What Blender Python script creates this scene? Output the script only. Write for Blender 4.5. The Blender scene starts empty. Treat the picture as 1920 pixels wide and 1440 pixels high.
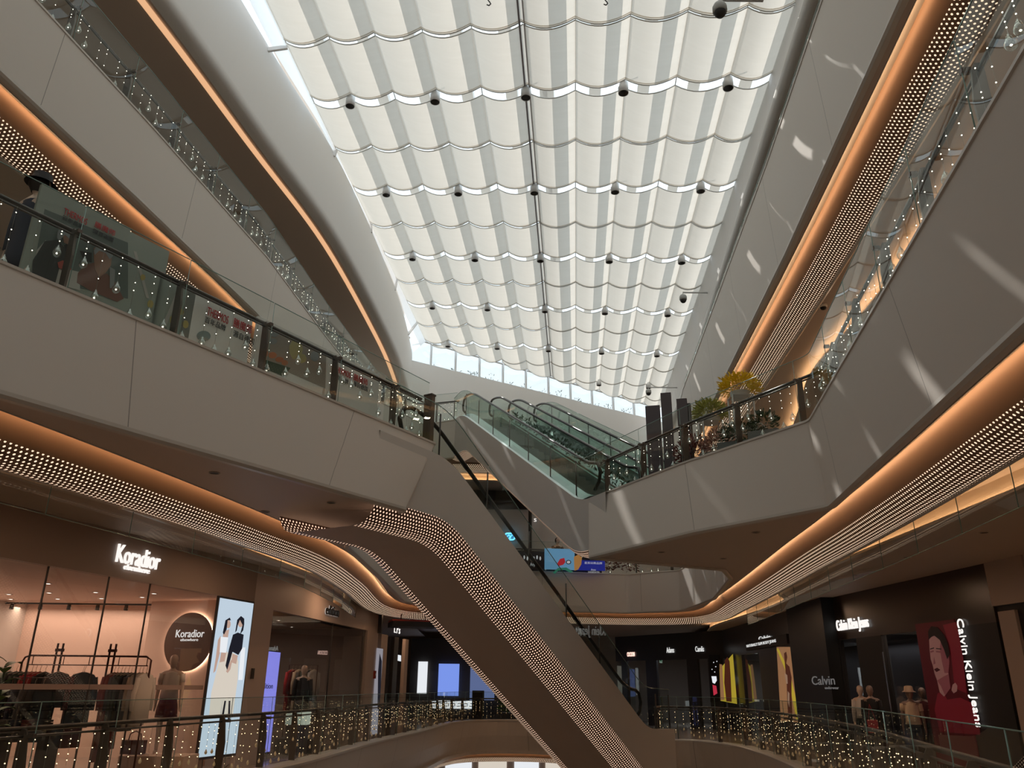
import bpy, math, random
from mathutils import Vector, Matrix
from mathutils.geometry import delaunay_2d_cdt
random.seed(7)
R=math.radians
C=bpy.context.scene.collection
scn=bpy.context.scene
# ------------------------------------------------ camera
FPX=1490.0; PITCH=R(20.9); ROLL=R(0.65); EYE=1.65
FW=Vector((0,math.cos(PITCH),math.sin(PITCH)))
_u0=Vector((0,-math.sin(PITCH),math.cos(PITCH))); _r0=Vector((1,0,0))
UP=_u0*math.cos(ROLL)-_r0*math.sin(ROLL); RT=_r0*math.cos(ROLL)+_u0*math.sin(ROLL)
cd=bpy.data.cameras.new('camera'); cam=bpy.data.objects.new('camera',cd); C.objects.link(cam)
cd.sensor_width=36; cd.lens=36*FPX/1920; cd.clip_end=400; cd.clip_start=0.05
M=Matrix.Identity(4)
for i in range(3):
    M[i][0]=RT[i]; M[i][1]=UP[i]; M[i][2]=-FW[i]
M[2][3]=EYE
cam.matrix_world=M
scn.camera=cam
# ------------------------------------------------ world, sun, exposure
w=bpy.data.worlds.new('sky'); scn.world=w; w.use_nodes=True
bg=w.node_tree.nodes['Background']; bg.inputs[0].default_value=(0.80,0.93,1.0,1); bg.inputs[1].default_value=1.08
sd=bpy.data.lights.new('sun','SUN'); sd.energy=2.5; sd.angle=R(0.6); sd.color=(1,0.96,0.9)
sun=bpy.data.objects.new('sun',sd); C.objects.link(sun)
SD=Vector((0.55,-0.87,-1.10)).normalized()
sun.rotation_euler=SD.to_track_quat('-Z','Y').to_euler()
sun.location=(0,10,40)
vs=scn.view_settings; vs.view_transform='Standard'; vs.look='None'; vs.gamma=1; vs.use_curve_mapping=False; vs.exposure=0.43
scn.cycles.max_bounces=9; scn.cycles.diffuse_bounces=5; scn.cycles.glossy_bounces=3; scn.cycles.transmission_bounces=6
scn.cycles.transparent_max_bounces=24; scn.cycles.sample_clamp_indirect=4.0; scn.cycles.use_denoising=True
scn.cycles.caustics_reflective=False; scn.cycles.caustics_refractive=False
# ------------------------------------------------ helpers
def ray(px,py): return FW*FPX+RT*(px-960)+UP*(720-py)
def P(px,py,z):
    d=ray(px,py); v=d*((z-EYE)/d.z); return Vector((v.x,v.y,z))
def PV(px,py,p0,p1):
    d=ray(px,py); a=Vector(p1)-Vector(p0); n=Vector((a.y,-a.x)); t=(p0[0]*n.x+p0[1]*n.y)/(d.x*n.x+d.y*n.y)
    v=d*t; return Vector((v.x,v.y,v.z+EYE))
class MB:
    def __init__(s): s.v=[]; s.f=[]; s.uv={}; s.sm=[]
    def add(s,vs,fs,smooth=False,uvs=None):
        b=len(s.v); s.v+= [tuple(x) for x in vs]
        for k,f in enumerate(fs):
            if uvs: s.uv[len(s.f)]=[uvs[i] for i in f]
            s.f.append([i+b for i in f]); s.sm.append(smooth)
        return s
    def box(s,c,d,rz=0,ax=None):
        x,y,z=[q/2 for q in d]; m=Matrix.Rotation(rz,3,'Z') if ax is None else ax
        vs=[Vector(c)+m@Vector((a*x,b*y,e*z)) for a in(-1,1) for b in(-1,1) for e in(-1,1)]
        return s.add(vs,[(0,1,3,2),(4,6,7,5),(0,4,5,1),(2,3,7,6),(0,2,6,4),(1,5,7,3)])
    def bar(s,a,b,wd,th,up=(0,0,1)):
        a=Vector(a);b=Vector(b);d=(b-a); L=d.length; d.normalize(); sx=d.cross(Vector(up)).normalized(); uu=sx.cross(d)
        m=Matrix((sx,d,uu)).transposed(); return s.box((a+b)/2,(wd,L,th),ax=m)
    def tube(s,pts,r,n=8,cap=True):
        pts=[Vector(p) for p in pts]; rs=r if isinstance(r,(list,tuple)) else [r]*len(pts)
        vs=[];fs=[];nv=None
        for i,p in enumerate(pts):
            d=(pts[min(i+1,len(pts)-1)]-pts[max(i-1,0)])
            if d.length<1e-9: d=Vector((0,0,1))
            d.normalize()
            if nv is None: nv=d.orthogonal().normalized()
            else:
                nv=(nv-d*nv.dot(d)); nv=nv.normalized() if nv.length>1e-6 else d.orthogonal().normalized()
            bv=d.cross(nv)
            for k in range(n):
                a=2*math.pi*k/n; vs.append(p+(nv*math.cos(a)+bv*math.sin(a))*rs[i])
        for i in range(len(pts)-1):
            for k in range(n):
                fs.append((i*n+k,i*n+(k+1)%n,(i+1)*n+(k+1)%n,(i+1)*n+k))
        if cap: fs.append(tuple(range(n-1,-1,-1))); fs.append(tuple((len(pts)-1)*n+k for k in range(n)))
        return s.add(vs,fs,True)
    def lathe(s,prof,c=(0,0,0),n=16,sx=1,sy=1):
        vs=[];fs=[]
        for r,z in prof:
            for k in range(n):
                a=2*math.pi*k/n; vs.append((c[0]+r*math.cos(a)*sx,c[1]+r*math.sin(a)*sy,c[2]+z))
        for i in range(len(prof)-1):
            for k in range(n): fs.append((i*n+k,i*n+(k+1)%n,(i+1)*n+(k+1)%n,(i+1)*n+k))
        return s.add(vs,fs,True)
    def poly(s,pts,z,flip=False):
        vv,_e,ff,*_r=delaunay_2d_cdt([Vector((p[0],p[1])) for p in pts],[],[list(range(len(pts)))],1,1e-5)
        return s.add([(p.x,p.y,z) for p in vv],[tuple(f) for f in ff])
    def prism(s,pts,z0,z1):
        n=len(pts); vs=[(p[0],p[1],z0) for p in pts]+[(p[0],p[1],z1) for p in pts]
        return s.add(vs,[tuple(range(n-1,-1,-1)),tuple(range(n,2*n))]+[(i,(i+1)%n,n+(i+1)%n,n+i) for i in range(n)])
    def grid(s,rows,smooth=True,uv=None):
        m=len(rows[0]); vs=[p for r in rows for p in r]; fs=[(i*m+j,i*m+j+1,(i+1)*m+j+1,(i+1)*m+j) for i in range(len(rows)-1) for j in range(m-1)]
        return s.add(vs,fs,smooth,[q for r in uv for q in r] if uv else None)
    def plate(s,pts2,fr,d0,d1):      # flat outline (u,v) in a frame fr(u,v,d), extruded from depth d0 to d1
        n=len(pts2); vs=[fr(u,v,d0) for u,v in pts2]+[fr(u,v,d1) for u,v in pts2]
        return s.add(vs,[tuple(range(n)),tuple(range(2*n-1,n-1,-1))]+[(i,n+i,n+(i+1)%n,(i+1)%n) for i in range(n)])
    def build(s,name,mat,parent=None):
        me=bpy.data.meshes.new(name); me.from_pydata(s.v,[],s.f)
        me.polygons.foreach_set('use_smooth',s.sm)
        if s.uv:
            ul=me.uv_layers.new(name='UVMap')
            for fi,uvs in s.uv.items():
                p=me.polygons[fi]
                for k,li in enumerate(p.loop_indices): ul.data[li].uv=uvs[k]
        me.materials.append(mat); me.update()
        o=bpy.data.objects.new(name,me); C.objects.link(o)
        if parent: o.parent=parent
        return o
def tag(o,label=None,cat=None,group=None,kind=None):
    if label: o['label']=label
    if cat: o['category']=cat
    if group: o['group']=group
    if kind: o['kind']=kind
    return o
def empty(name,loc=(0,0,0),rz=0,label=None,cat=None,group=None):
    o=bpy.data.objects.new(name,None); C.objects.link(o); o.location=loc; o.rotation_euler=(0,0,rz); o.empty_display_size=0.1
    return tag(o,label,cat,group)
def struct(name,mb,mat):
    o=mb.build(name,mat); o['kind']='structure'; return o
def dup(root,loc=None,rz=None,label=None,group=None):
    r=root.copy(); C.objects.link(r)
    if loc is not None: r.location=loc
    if rz is not None: r.rotation_euler=(0,0,rz)
    if label: r['label']=label
    if group: r['group']=group
    for ch in [o for o in root.children]:
        c=ch.copy(); C.objects.link(c); c.parent=r
        for g in [o for o in ch.children]:
            d=g.copy(); C.objects.link(d); d.parent=c
    return r
def lin(A,n=6):
    out=[]
    for i in range(len(A)-1):
        for k in range(n): t=k/n; out.append((A[i][0]*(1-t)+A[i+1][0]*t,A[i][1]*(1-t)+A[i+1][1]*t))
    out.append(tuple(A[-1][:2])); return out
def cat(A,n=6):
    out=[]
    for i in range(len(A)-1):
        p0=A[max(i-1,0)];p1=A[i];p2=A[i+1];p3=A[min(i+2,len(A)-1)]
        for k in range(n):
            t=k/n
            out.append(tuple(0.5*((2*p1[j])+(-p0[j]+p2[j])*t+(2*p0[j]-5*p1[j]+4*p2[j]-p3[j])*t*t+(-p0[j]+3*p1[j]-3*p2[j]+p3[j])*t**3) for j in range(2)))
    out.append(tuple(A[-1][:2])); return out
def rnd(A,rad,n=4):     # round the corners of a polyline
    out=[tuple(A[0][:2])]
    for i in range(1,len(A)-1):
        a,b,c=[Vector(q[:2]) for q in (A[i-1],A[i],A[i+1])]
        r=rad[i] if isinstance(rad,(list,tuple)) else rad
        r=min(r,(a-b).length*.45,(c-b).length*.45)
        p=b+(a-b).normalized()*r; q=b+(c-b).normalized()*r
        for k in range(n+1):
            t=k/n; z=p*(1-t)**2+b*2*t*(1-t)+q*t*t; out.append((z.x,z.y))
    out.append(tuple(A[-1][:2])); return out
def normals(A):
    ns=[]
    for i in range(len(A)):
        d0=Vector(A[i])-Vector(A[i-1]) if i>0 else None
        d1=Vector(A[i+1])-Vector(A[i]) if i<len(A)-1 else None
        l=[]
        for d in (d0,d1):
            if d is not None and d.length>1e-9: l.append(Vector((-d.y,d.x)).normalized())
        if not l: l=[Vector((0,1))]
        n=sum(l,Vector((0,0)))
        n=n.normalized() if n.length>1e-6 else l[0]
        c=max(0.5,n.dot(l[0])); ns.append(n/c)
    return ns
def off(A,d):
    ns=normals(A); return [(A[i][0]+ns[i].x*d,A[i][1]+ns[i].y*d) for i in range(len(A))]
def arcl(A):
    s=[0]
    for i in range(1,len(A)): s.append(s[-1]+math.hypot(A[i][0]-A[i-1][0],A[i][1]-A[i-1][1]))
    return s
def sweep(mb,A,prof,smooth=True,uv=True):   # A runs so that the building is on its left (+normal)
    ns=normals(A); sl=arcl(A); rows=[];uvr=[];t=0
    for k,(d,z) in enumerate(prof):
        if k: t+=math.hypot(d-prof[k-1][0],z-prof[k-1][1])
        rows.append([(A[i][0]+ns[i].x*d,A[i][1]+ns[i].y*d,z) for i in range(len(A))]); uvr.append([(sl[i],t) for i in range(len(A))])
    mb.grid(rows,smooth,uvr if uv else None)
def strip(mb,A,B,za,zb,flip=False):
    mb.grid([[(p[0],p[1],za) for p in A],[(p[0],p[1],zb) for p in B]],False)
def bridge(mb,A,B,z):
    vs=[(p[0],p[1],z) for p in A]+[(p[0],p[1],z) for p in B]; n=len(A); fs=[]; i=j=0
    dd=lambda p,q:math.hypot(p[0]-q[0],p[1]-q[1])
    while i<n-1 or j<len(B)-1:
        if j==len(B)-1 or (i<n-1 and dd(A[i+1],B[j])<=dd(A[i],B[j+1])): fs.append((i,i+1,n+j)); i+=1
        else: fs.append((i,n+j+1,n+j)); j+=1
    mb.add(vs,fs)
def walk(A,step,start=0.0):    # evenly spaced points and tangents along a polyline
    sl=arcl(A); out=[]; d=start; i=0
    while d<=sl[-1]+1e-6:
        while i<len(A)-2 and sl[i+1]<d: i+=1
        seg=max(1e-9,sl[i+1]-sl[i]); t=(d-sl[i])/seg
        p=Vector((A[i][0]*(1-t)+A[i+1][0]*t,A[i][1]*(1-t)+A[i+1][1]*t)); tv=(Vector(A[i+1])-Vector(A[i])).normalized()
        out.append((p,tv)); d+=step
    return out
# ------------------------------------------------ materials
def mat(name,col,rough=0.6,metal=0,emit=None,es=0,noise=0,nscale=3,spec=0.5):
    m=bpy.data.materials.new(name); m.use_nodes=True; nt=m.node_tree; b=nt.nodes['Principled BSDF']
    b.inputs['Base Color'].default_value=(*col,1); b.inputs['Roughness'].default_value=rough; b.inputs['Metallic'].default_value=metal
    b.inputs['Specular IOR Level'].default_value=spec
    if emit: b.inputs['Emission Color'].default_value=(*emit,1); b.inputs['Emission Strength'].default_value=es
    if noise:
        tc=nt.nodes.new('ShaderNodeTexCoord'); nz=nt.nodes.new('ShaderNodeTexNoise'); nz.inputs['Scale'].default_value=nscale; nz.inputs['Detail'].default_value=3
        mx=nt.nodes.new('ShaderNodeMix'); mx.data_type='RGBA'; mx.inputs[6].default_value=(*[c*(1-noise) for c in col],1); mx.inputs[7].default_value=(*[min(1,c*(1+noise)) for c in col],1)
        nt.links.new(tc.outputs['Object'],nz.inputs['Vector']); nt.links.new(nz.outputs['Fac'],mx.inputs[0]); nt.links.new(mx.outputs[2],b.inputs['Base Color'])
    return m
def emis(name,col,s):
    m=bpy.data.materials.new(name); m.use_nodes=True; nt=m.node_tree; nt.nodes.clear()
    e=nt.nodes.new('ShaderNodeEmission'); e.inputs[0].default_value=(*col,1); e.inputs[1].default_value=s
    o=nt.nodes.new('ShaderNodeOutputMaterial'); nt.links.new(e.outputs[0],o.inputs[0]); return m
def glassm(name,tint,gloss=0.6,rough=0.0,alpha=1.0,ior=1.5):
    m=bpy.data.materials.new(name); m.use_nodes=True; nt=m.node_tree; nt.nodes.clear()
    t=nt.nodes.new('ShaderNodeBsdfTransparent'); t.inputs[0].default_value=(*tint,1)
    g=nt.nodes.new('ShaderNodeBsdfGlossy'); g.inputs['Roughness'].default_value=rough; g.inputs[0].default_value=(.9,.95,.93,1)
    fr=nt.nodes.new('ShaderNodeLayerWeight'); fr.inputs[0].default_value=0.5
    pw_=nt.nodes.new('ShaderNodeMath'); pw_.operation='POWER'; pw_.inputs[1].default_value=4.6; nt.links.new(fr.outputs['Facing'],pw_.inputs[0])
    ad_=nt.nodes.new('ShaderNodeMath'); ad_.operation='MULTIPLY_ADD'; ad_.inputs[1].default_value=0.9; ad_.inputs[2].default_value=0.06; nt.links.new(pw_.outputs[0],ad_.inputs[0])
    mu=nt.nodes.new('ShaderNodeMath'); mu.operation='MULTIPLY'; mu.inputs[1].default_value=gloss; mu.use_clamp=True
    mx=nt.nodes.new('ShaderNodeMixShader'); o=nt.nodes.new('ShaderNodeOutputMaterial')
    nt.links.new(ad_.outputs[0],mu.inputs[0]); nt.links.new(mu.outputs[0],mx.inputs[0]); nt.links.new(t.outputs[0],mx.inputs[1]); nt.links.new(g.outputs[0],mx.inputs[2]); nt.links.new(mx.outputs[0],o.inputs[0]); return m
def panelmat(name,col,rough,period,lw=0.012,dark=0.45):   # painted cladding with fine panel joints across the run (uv.x in metres)
    m=mat(name,col,rough,spec=0.4); nt=m.node_tree; b=nt.nodes['Principled BSDF']
    uv=nt.nodes.new('ShaderNodeUVMap'); sp=nt.nodes.new('ShaderNodeSeparateXYZ'); nt.links.new(uv.outputs[0],sp.inputs[0])
    a=nt.nodes.new('ShaderNodeMath'); a.operation='MULTIPLY'; a.inputs[1].default_value=1/period; nt.links.new(sp.outputs[0],a.inputs[0])
    f=nt.nodes.new('ShaderNodeMath'); f.operation='FRACT'; nt.links.new(a.outputs[0],f.inputs[0])
    l=nt.nodes.new('ShaderNodeMath'); l.operation='LESS_THAN'; l.inputs[1].default_value=lw/period; nt.links.new(f.outputs[0],l.inputs[0])
    mx=nt.nodes.new('ShaderNodeMix'); mx.data_type='RGBA'; mx.inputs[6].default_value=(*col,1); mx.inputs[7].default_value=(*[c*dark for c in col],1)
    nt.links.new(l.outputs[0],mx.inputs[0]); nt.links.new(mx.outputs[2],b.inputs['Base Color']); return m
def perfmat(name,col,dot,ds,a=0.075,b_=0.062,r=0.017,t0=0.0,t1=9.0,rough=0.45):
    m=mat(name,col,rough,0.2); nt=m.node_tree; B=nt.nodes['Principled BSDF']; L=nt.links.new
    def mth(op,x,y=None):
        n=nt.nodes.new('ShaderNodeMath'); n.operation=op
        for i,q in enumerate((x,y)):
            if q is None: continue
            if isinstance(q,(int,float)): n.inputs[i].default_value=q
            else: L(q,n.inputs[i])
        return n.outputs[0]
    uv=nt.nodes.new('ShaderNodeUVMap'); sp=nt.nodes.new('ShaderNodeSeparateXYZ'); L(uv.outputs[0],sp.inputs[0])
    def g(ox,oy):
        x=mth('MULTIPLY',mth('SUBTRACT',mth('FRACT',mth('ADD',mth('DIVIDE',sp.outputs[0],a),ox)),0.5),a)
        y=mth('MULTIPLY',mth('SUBTRACT',mth('FRACT',mth('ADD',mth('DIVIDE',sp.outputs[1],2*b_),oy)),0.5),2*b_)
        return mth('SQRT',mth('ADD',mth('MULTIPLY',x,x),mth('MULTIPLY',y,y)))
    d=mth('MINIMUM',g(0,0),g(0.5,0.5)); on=mth('LESS_THAN',d,r)
    on=mth('MULTIPLY',on,mth('GREATER_THAN',sp.outputs[1],t0)); on=mth('MULTIPLY',on,mth('LESS_THAN',sp.outputs[1],t1))
    B.inputs['Emission Color'].default_value=(*dot,1); L(mth('MULTIPLY',on,ds),B.inputs['Emission Strength']); return m
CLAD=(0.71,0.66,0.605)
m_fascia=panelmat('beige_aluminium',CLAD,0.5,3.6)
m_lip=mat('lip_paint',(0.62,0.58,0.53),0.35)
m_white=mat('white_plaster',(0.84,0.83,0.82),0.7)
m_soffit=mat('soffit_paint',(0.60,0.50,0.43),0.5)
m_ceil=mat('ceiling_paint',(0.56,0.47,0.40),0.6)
m_floor=mat('polished_stone_floor',(0.42,0.36,0.30),0.18,noise=.08)
m_wallin=mat('corridor_wall',(0.58,0.52,0.45),0.6)
m_perf=perfmat('perforated_copper_sheet',(0.30,0.185,0.12),(1.0,0.72,0.50),1.0,a=0.072,b_=0.056,r=0.0145,t0=0.33)
m_perfesc=perfmat('perforated_rose_sheet',(0.22,0.13,0.095),(1.0,0.66,0.46),0.85,a=0.072,b_=0.054,r=0.0155)
m_led=emis('warm_led_strip',(1.0,0.60,0.32),8)
m_cove=mat('cove_paint',(0.75,0.62,0.48),0.6)
m_glass=glassm('balustrade_glass',(0.88,0.925,0.90),0.65)
m_gedge=mat('glass_edge',(0.25,0.40,0.36),0.2)
m_gtint=glassm('green_tint_glass',(0.72,0.84,0.80),1.0)
m_curt=glassm('smoke_curtain_glass',(0.80,0.82,0.80),1.2)
m_shopg=glassm('shop_window_glass',(0.9,0.9,0.9),1.1)
m_steel=mat('dark_steel',(0.10,0.09,0.085),0.35,0.7)
m_post=mat('bronze_post',(0.15,0.125,0.11),0.4,0.5)
m_rubber=mat('black_rubber',(0.015,0.015,0.015),0.3)
m_chrome=mat('brushed_steel',(0.55,0.56,0.56),0.25,1)
m_black=mat('black_plastic',(0.02,0.02,0.02),0.4)
m_ledw=emis('fairy_led',(1.0,0.9,0.72),5)
m_ledg=emis('gold_fairy_led',(1.0,0.68,0.35),4)
m_drop=glassm('clear_glass_bulb',(0.93,0.93,0.93),4.0,0.03)
m_dropg=mat('gold_glass_bulb',(0.8,0.65,0.45),0.1,0.7,emit=(1,0.6,0.28),es=0.08)
m_cord=mat('thin_cord',(0.35,0.33,0.3),0.5)
# ------------------------------------------------ roof: structural grid of the skylight
RO=Vector((-4.075,15.883,15.0)); RU=Vector((2.16,-0.562,-0.325)); RV=Vector((0.3155,3.963,0.118)); RN=RU.cross(RV).normalized()
if RN.z<0: RN=-RN
def rp(i,j,h=0): return RO+RU*i+RV*j+RN*h
FWA=Vector((-4.07,32.2)); FWB=Vector((6.45,36.6))     # far wall line
def farside(p): a=FWB-FWA; return (p.x-FWA.x)*(-a.y)+(p.y-FWA.y)*a.x     # >0 beyond the far wall
def clampfar(p,back=0.25):
    a=(FWB-FWA).normalized(); n=Vector((-a.y,a.x)); d=(p.x-FWA.x)*n.x+(p.y-FWA.y)*n.y
    if d>-back:
        den=RV.x*n.x+RV.y*n.y; p=p-RV*((d+back)/den)
    return p
fm=bpy.data.materials.new('cream_shade_fabric'); fm.use_nodes=True; nt=fm.node_tree; nt.nodes.clear()
tl=nt.nodes.new('ShaderNodeBsdfTranslucent'); df=nt.nodes.new('ShaderNodeBsdfDiffuse'); mx=nt.nodes.new('ShaderNodeMixShader'); oo=nt.nodes.new('ShaderNodeOutputMaterial')
tc=nt.nodes.new('ShaderNodeTexCoord'); nz=nt.nodes.new('ShaderNodeTexNoise'); nz.inputs['Scale'].default_value=1.2; mp=nt.nodes.new('ShaderNodeMapping'); mp.inputs['Scale'].default_value=(1,9,1)
cr=nt.nodes.new('ShaderNodeMix'); cr.data_type='RGBA'; cr.inputs[6].default_value=(0.74,0.69,0.62,1); cr.inputs[7].default_value=(0.84,0.79,0.72,1)
nt.links.new(tc.outputs['Object'],mp.inputs[0]); nt.links.new(mp.outputs[0],nz.inputs['Vector']); nt.links.new(nz.outputs['Fac'],cr.inputs[0])
nt.links.new(cr.outputs[2],tl.inputs[0]); df.inputs[0].default_value=(0.85,0.80,0.72,1)
mx.inputs[0].default_value=0.48; nt.links.new(tl.outputs[0],mx.inputs[1]); nt.links.new(df.outputs[0],mx.inputs[2]); nt.links.new(mx.outputs[0],oo.inputs[0])
ORD=['first','second','third','fourth','fifth','sixth','seventh','eighth','ninth','tenth','eleventh','twelfth','thirteenth','fourteenth','fifteenth','sixteenth','seventeenth','eighteenth','nineteenth','twentieth']
HS=0.28      # shades above the lamp bottoms
m_hem=mat('shade_hem',(0.62,0.60,0.56),0.8)
def shade_mesh(gap0,gap1,wf=1.0):
    rows=[];nu=8;nv=5
    for b in range(nv+1):
        t=gap0+(0.5-gap0-gap1)*b/nv
        rows.append([RU*(0.5*wf*a/nu)+RV*t-RN*(0.20*math.sin(math.pi*a/nu)**0.9+0.0) for a in range(nu+1)])
    return rows
protos={}
J0,J1=-8,14
row_no=0
for jj in range(J1-1,J0,-1):      # rows of half a module, counted from the far end
    j=jj*0.5
    wide0=(jj%2==0)       # gap at lower j end: wide at lamp rows
    g0=0.045 if wide0 else 0.012; g1=0.012 if wide0 else 0.045
    if wide0: g0,g1=0.04,0.012
    else: g0,g1=0.012,0.03
    if jj>=9: g0,g1=0.008,0.006
    vis=False
    for ii in range(10):
        i=-0.5+ii*0.5
        c=rp(i+.25,j+.25,HS)
        if farside(rp(i+.25,j,HS))>-0.3*10: continue
        base=rp(i,j,HS)
        near=farside(rp(i,j+.5,HS))>-4 or farside(rp(i+.5,j+.5,HS))>-4
        gg0,gg1=g0,g1
        if ii>=5 and not wide0: gg0=0.007 
        if ii>=5 and wide0: gg1=0.006
        wf=.78 if ii==9 else 1.0; key=(gg0,gg1,wf)
        if not vis: vis=True; row_no+=1
        lab='cream roof shade, %s from left, in the %s row counted from the far wall'%(ORD[ii],ORD[min(row_no-1,19)])
        def mk():
            rows=shade_mesh(gg0,gg1,wf)
            if near: rows=[[clampfar(p+base)-base for p in r] for r in rows]
            mb=MB(); mb.grid(rows,True); o=mb.build('roof_shade_panel',fm)
            hm=MB(); hm.tube(rows[0],0.014,5); h=hm.build('hem',m_hem,o)
            hm=MB(); hm.tube(rows[-1],0.014,5); h2=hm.build('hem',m_hem,o)
            a_,b_=rows[-1],rows[-2]; q1=[p+(r-p)*.09-RN*.004 for p,r in zip(a_,b_)]; q2=[p+(r-p)*.20-RN*.004 for p,r in zip(a_,b_)]
            hm=MB(); hm.grid([q1,q2],True); hm.build('hem_pocket',fm,o)
            return o
        if near: o=mk(); 
        elif key in protos:
            src=protos[key]; o=src.copy(); C.objects.link(o)
            for ch in list(src.children):
                c2=ch.copy(); C.objects.link(c2); c2.parent=o
        else: o=mk(); protos[key]=o
        o.location=base; tag(o,lab,'sunshade','cream shade panels under the glass roof')
# battens, one under each seam
for k in range(11):
    i=-0.5+k*0.5 if k<10 else 4.39
    a=rp(i,-3.6,HS+.02); b=rp(i,7.5,HS+.02)
    if farside(b)>-2: b=clampfar(b)
    mb=MB(); 
    if k==5:
        continue
    mb.tube([a,b],0.012,6); tag(mb.build('shade_cable',mat('cable_%d'%k,(0.5,0.49,0.46),0.5)),'thin roof cable along the %s shade seam from the left'%ORD[k],'cable','cables along the shade seams')
t=empty('roof_guide_rail',(0,0,0),0,'grey twin guide rail running down the middle of the skylight','rail')
for dx in (-0.055,0.055):
    mb=MB(); a=rp(2,-3.6,HS-.02)+Vector((dx,0,0)); b=clampfar(rp(2,7,HS-.02))+Vector((dx,0,0)); mb.tube([a,b],0.022,8); mb.build('rail_tube',mat('rail_paint%d'%(dx>0),(0.28,0.27,0.30),0.4),t)
# steel beams above the fabric
m_beam=mat('roof_beam_paint',(0.88,0.89,0.90),0.6)
HB=0.62
sh=SD/abs(SD.dot(RN))*(HB-HS)       # where the shadow of a beam lands, relative to the beam
shu=sh.dot(RU)/RU.length_squared
for k in range(-1,11):
    i=-0.5+k*0.5-0.07-shu
    for wv,di in ([(0.29,0.0)] if k<6 else [(0.27,-.10)]):
        a=rp(i+di,-3.9,HB); b=rp(i+di,7.5,HB)
        if farside(b)>2: b=clampfar(b,-0.5)
        mb=MB(); mb.bar(a,b,wv,0.12,RN); struct('trim_%d'%(k+20),mb,m_beam)
mb=MB(); mb.bar(rp(2.28-shu,-3.9,HB),clampfar(rp(2.28-shu,7,HB),-.5),0.18,0.12,RN); struct('trim_41',mb,m_beam)
# hanging cylinder lamps
m_lampw=mat('white_lamp_body',(0.75,0.76,0.77),0.45); m_lampd=mat('dark_lamp_louvre',(0.06,0.06,0.065),0.5)
proto=None
for j in range(-1,7):
    for i in range(5):
        p=rp(i,j,0)
        if farside(p)>-6 or (j==-1): continue
        if proto is None:
            L=empty('cylinder_lamp',p); proto=L
            mb=MB(); mb.lathe([(0.0,.27),(0.115,.27),(0.115,0.0),(0.103,0.0)],n=20); mb.build('lamp_body',m_lampw,L)
            mb=MB(); mb.lathe([(0.103,0.0),(0.095,0.03),(0.055,0.03),(0.05,0.05),(0,0.05)],n=20); mb.build('louvre',m_lampd,L)
            mb=MB(); mb.tube([(0,0,.27),(0,0,.6)],0.012,6); mb.build('stem',m_lampw,L)
        else: L=dup(proto,p)
        tag(L,'white cylinder ceiling lamp, %s from left in the %s lamp row from the top'%(ORD[i],ORD[j]),'lamp','cylinder lamps under the skylight')
# ------------------------------------------------ roof edge on the left: white translucent strip, glass slot
m_strip=mat('white_roof_edge',(0.9,0.9,0.9),0.6)
# ------------------------------------------------ level outlines (plan, metres; building always on the left of travel)
F0,F1,F2=0.0,5.15,10.25
E1T=[(-8.0,1.95),(-4.1,8.28),(-1.25,12.9),(-2.65,13.85),(-3.1,15.5),(-3.15,20),(-3.3,26),(-2.0,28.2),(1.4,28.6),(4.2,29.0),(5.8,27.8),(5.95,24),(5.25,19.5),(4.7,18.05),(1.65,17.0),(3.1,13.9),(4.5,11.4),(3.22,3.9),(2.9,2)]
E1B=[(-7.8,2.0),(-3.95,8.25),(-1.55,12.0),(-2.55,13.35),(-3.1,15.5),(-3.15,20),(-3.3,26),(-2.0,28.2),(1.4,28.6),(4.2,29.0),(5.8,27.8),(5.95,24),(5.25,19.5),(4.7,18.05),(1.58,16.55),(3.1,13.55),(4.6,11.4),(3.5,3.9),(3.15,2)]
B1K=[(-6.9,2),(-5.8,5.6),(-5.15,7.75),(-4.55,10.1),(-3.95,12.9),(-3.45,16),(-3.45,20),(-3.65,26.3),(-2.1,28.6),(1.4,28.95),(4.2,29.35),(5.9,28.9),(6.5,27.5),(6.2,24),(5.8,19.9),(5.25,15),(4.97,12.2),(4.60,9.2),(4.06,5.5),(3.6,2)]
C1L=[(-7.9,2),(-7.2,7),(-6.74,10.24),(-6.22,11.9),(-5.86,13.9),(-5.33,17.65),(-4.7,23),(-4.1,28.5),(-4.2,34)]
C1R=[(9.2,38),(8.75,35),(8.62,31),(8.55,27.2),(8.3,24.4),(7.55,22.6),(7.15,20.8),(7.0,18.8),(6.92,16),(6.85,12.4),(6.8,10.3),(6.7,7),(6.6,2)]
SHL=[(-11.0,1.0),(-7.73,11.9),(-5.75,18.5),(-4.46,27.0),(-4.5,29.5)]
SHR=[(9.9,44),(9.75,38),(9.4,23.8),(10.1,15.8),(11.4,1.0)]
E2T=[(-7.9,2.0),(-6.73,8.5),(-6.22,11.2),(-5.5,15.6),(-5.1,20),(-4.5,25),(-3.2,27.6),(-1.75,26.9),(1.63,28.13),(3.0,34.0)]
E2R=[(6.35,34.9),(6.6,31),(5.88,25.6),(4.93,12.9),(4.56,9.0),(3.9,2)]
B2K=[(-8.3,2.0),(-7.15,8.6),(-6.75,11.0),(-6.05,14.9),(-5.5,20),(-4.9,25.2),(-3.4,27.95),(-1.75,27.3),(1.4,28.5),(2.8,34.3),(6.6,34.9),(7.04,31),(6.18,24),(5.45,14),(5.12,10),(4.84,7.0),(4.32,2)]
E3L=[(-7.6,4.0),(-6.2,10.8),(-5.5,14.8),(-4.75,19.1),(-4.3,25),(-4.2,28.6),(-4.3,32.3)]
E3R=[(7.05,35.5),(7.0,31.2),(6.35,24),(5.7,17.2),(5.05,10.5),(4.75,7),(4.3,2)]
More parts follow.
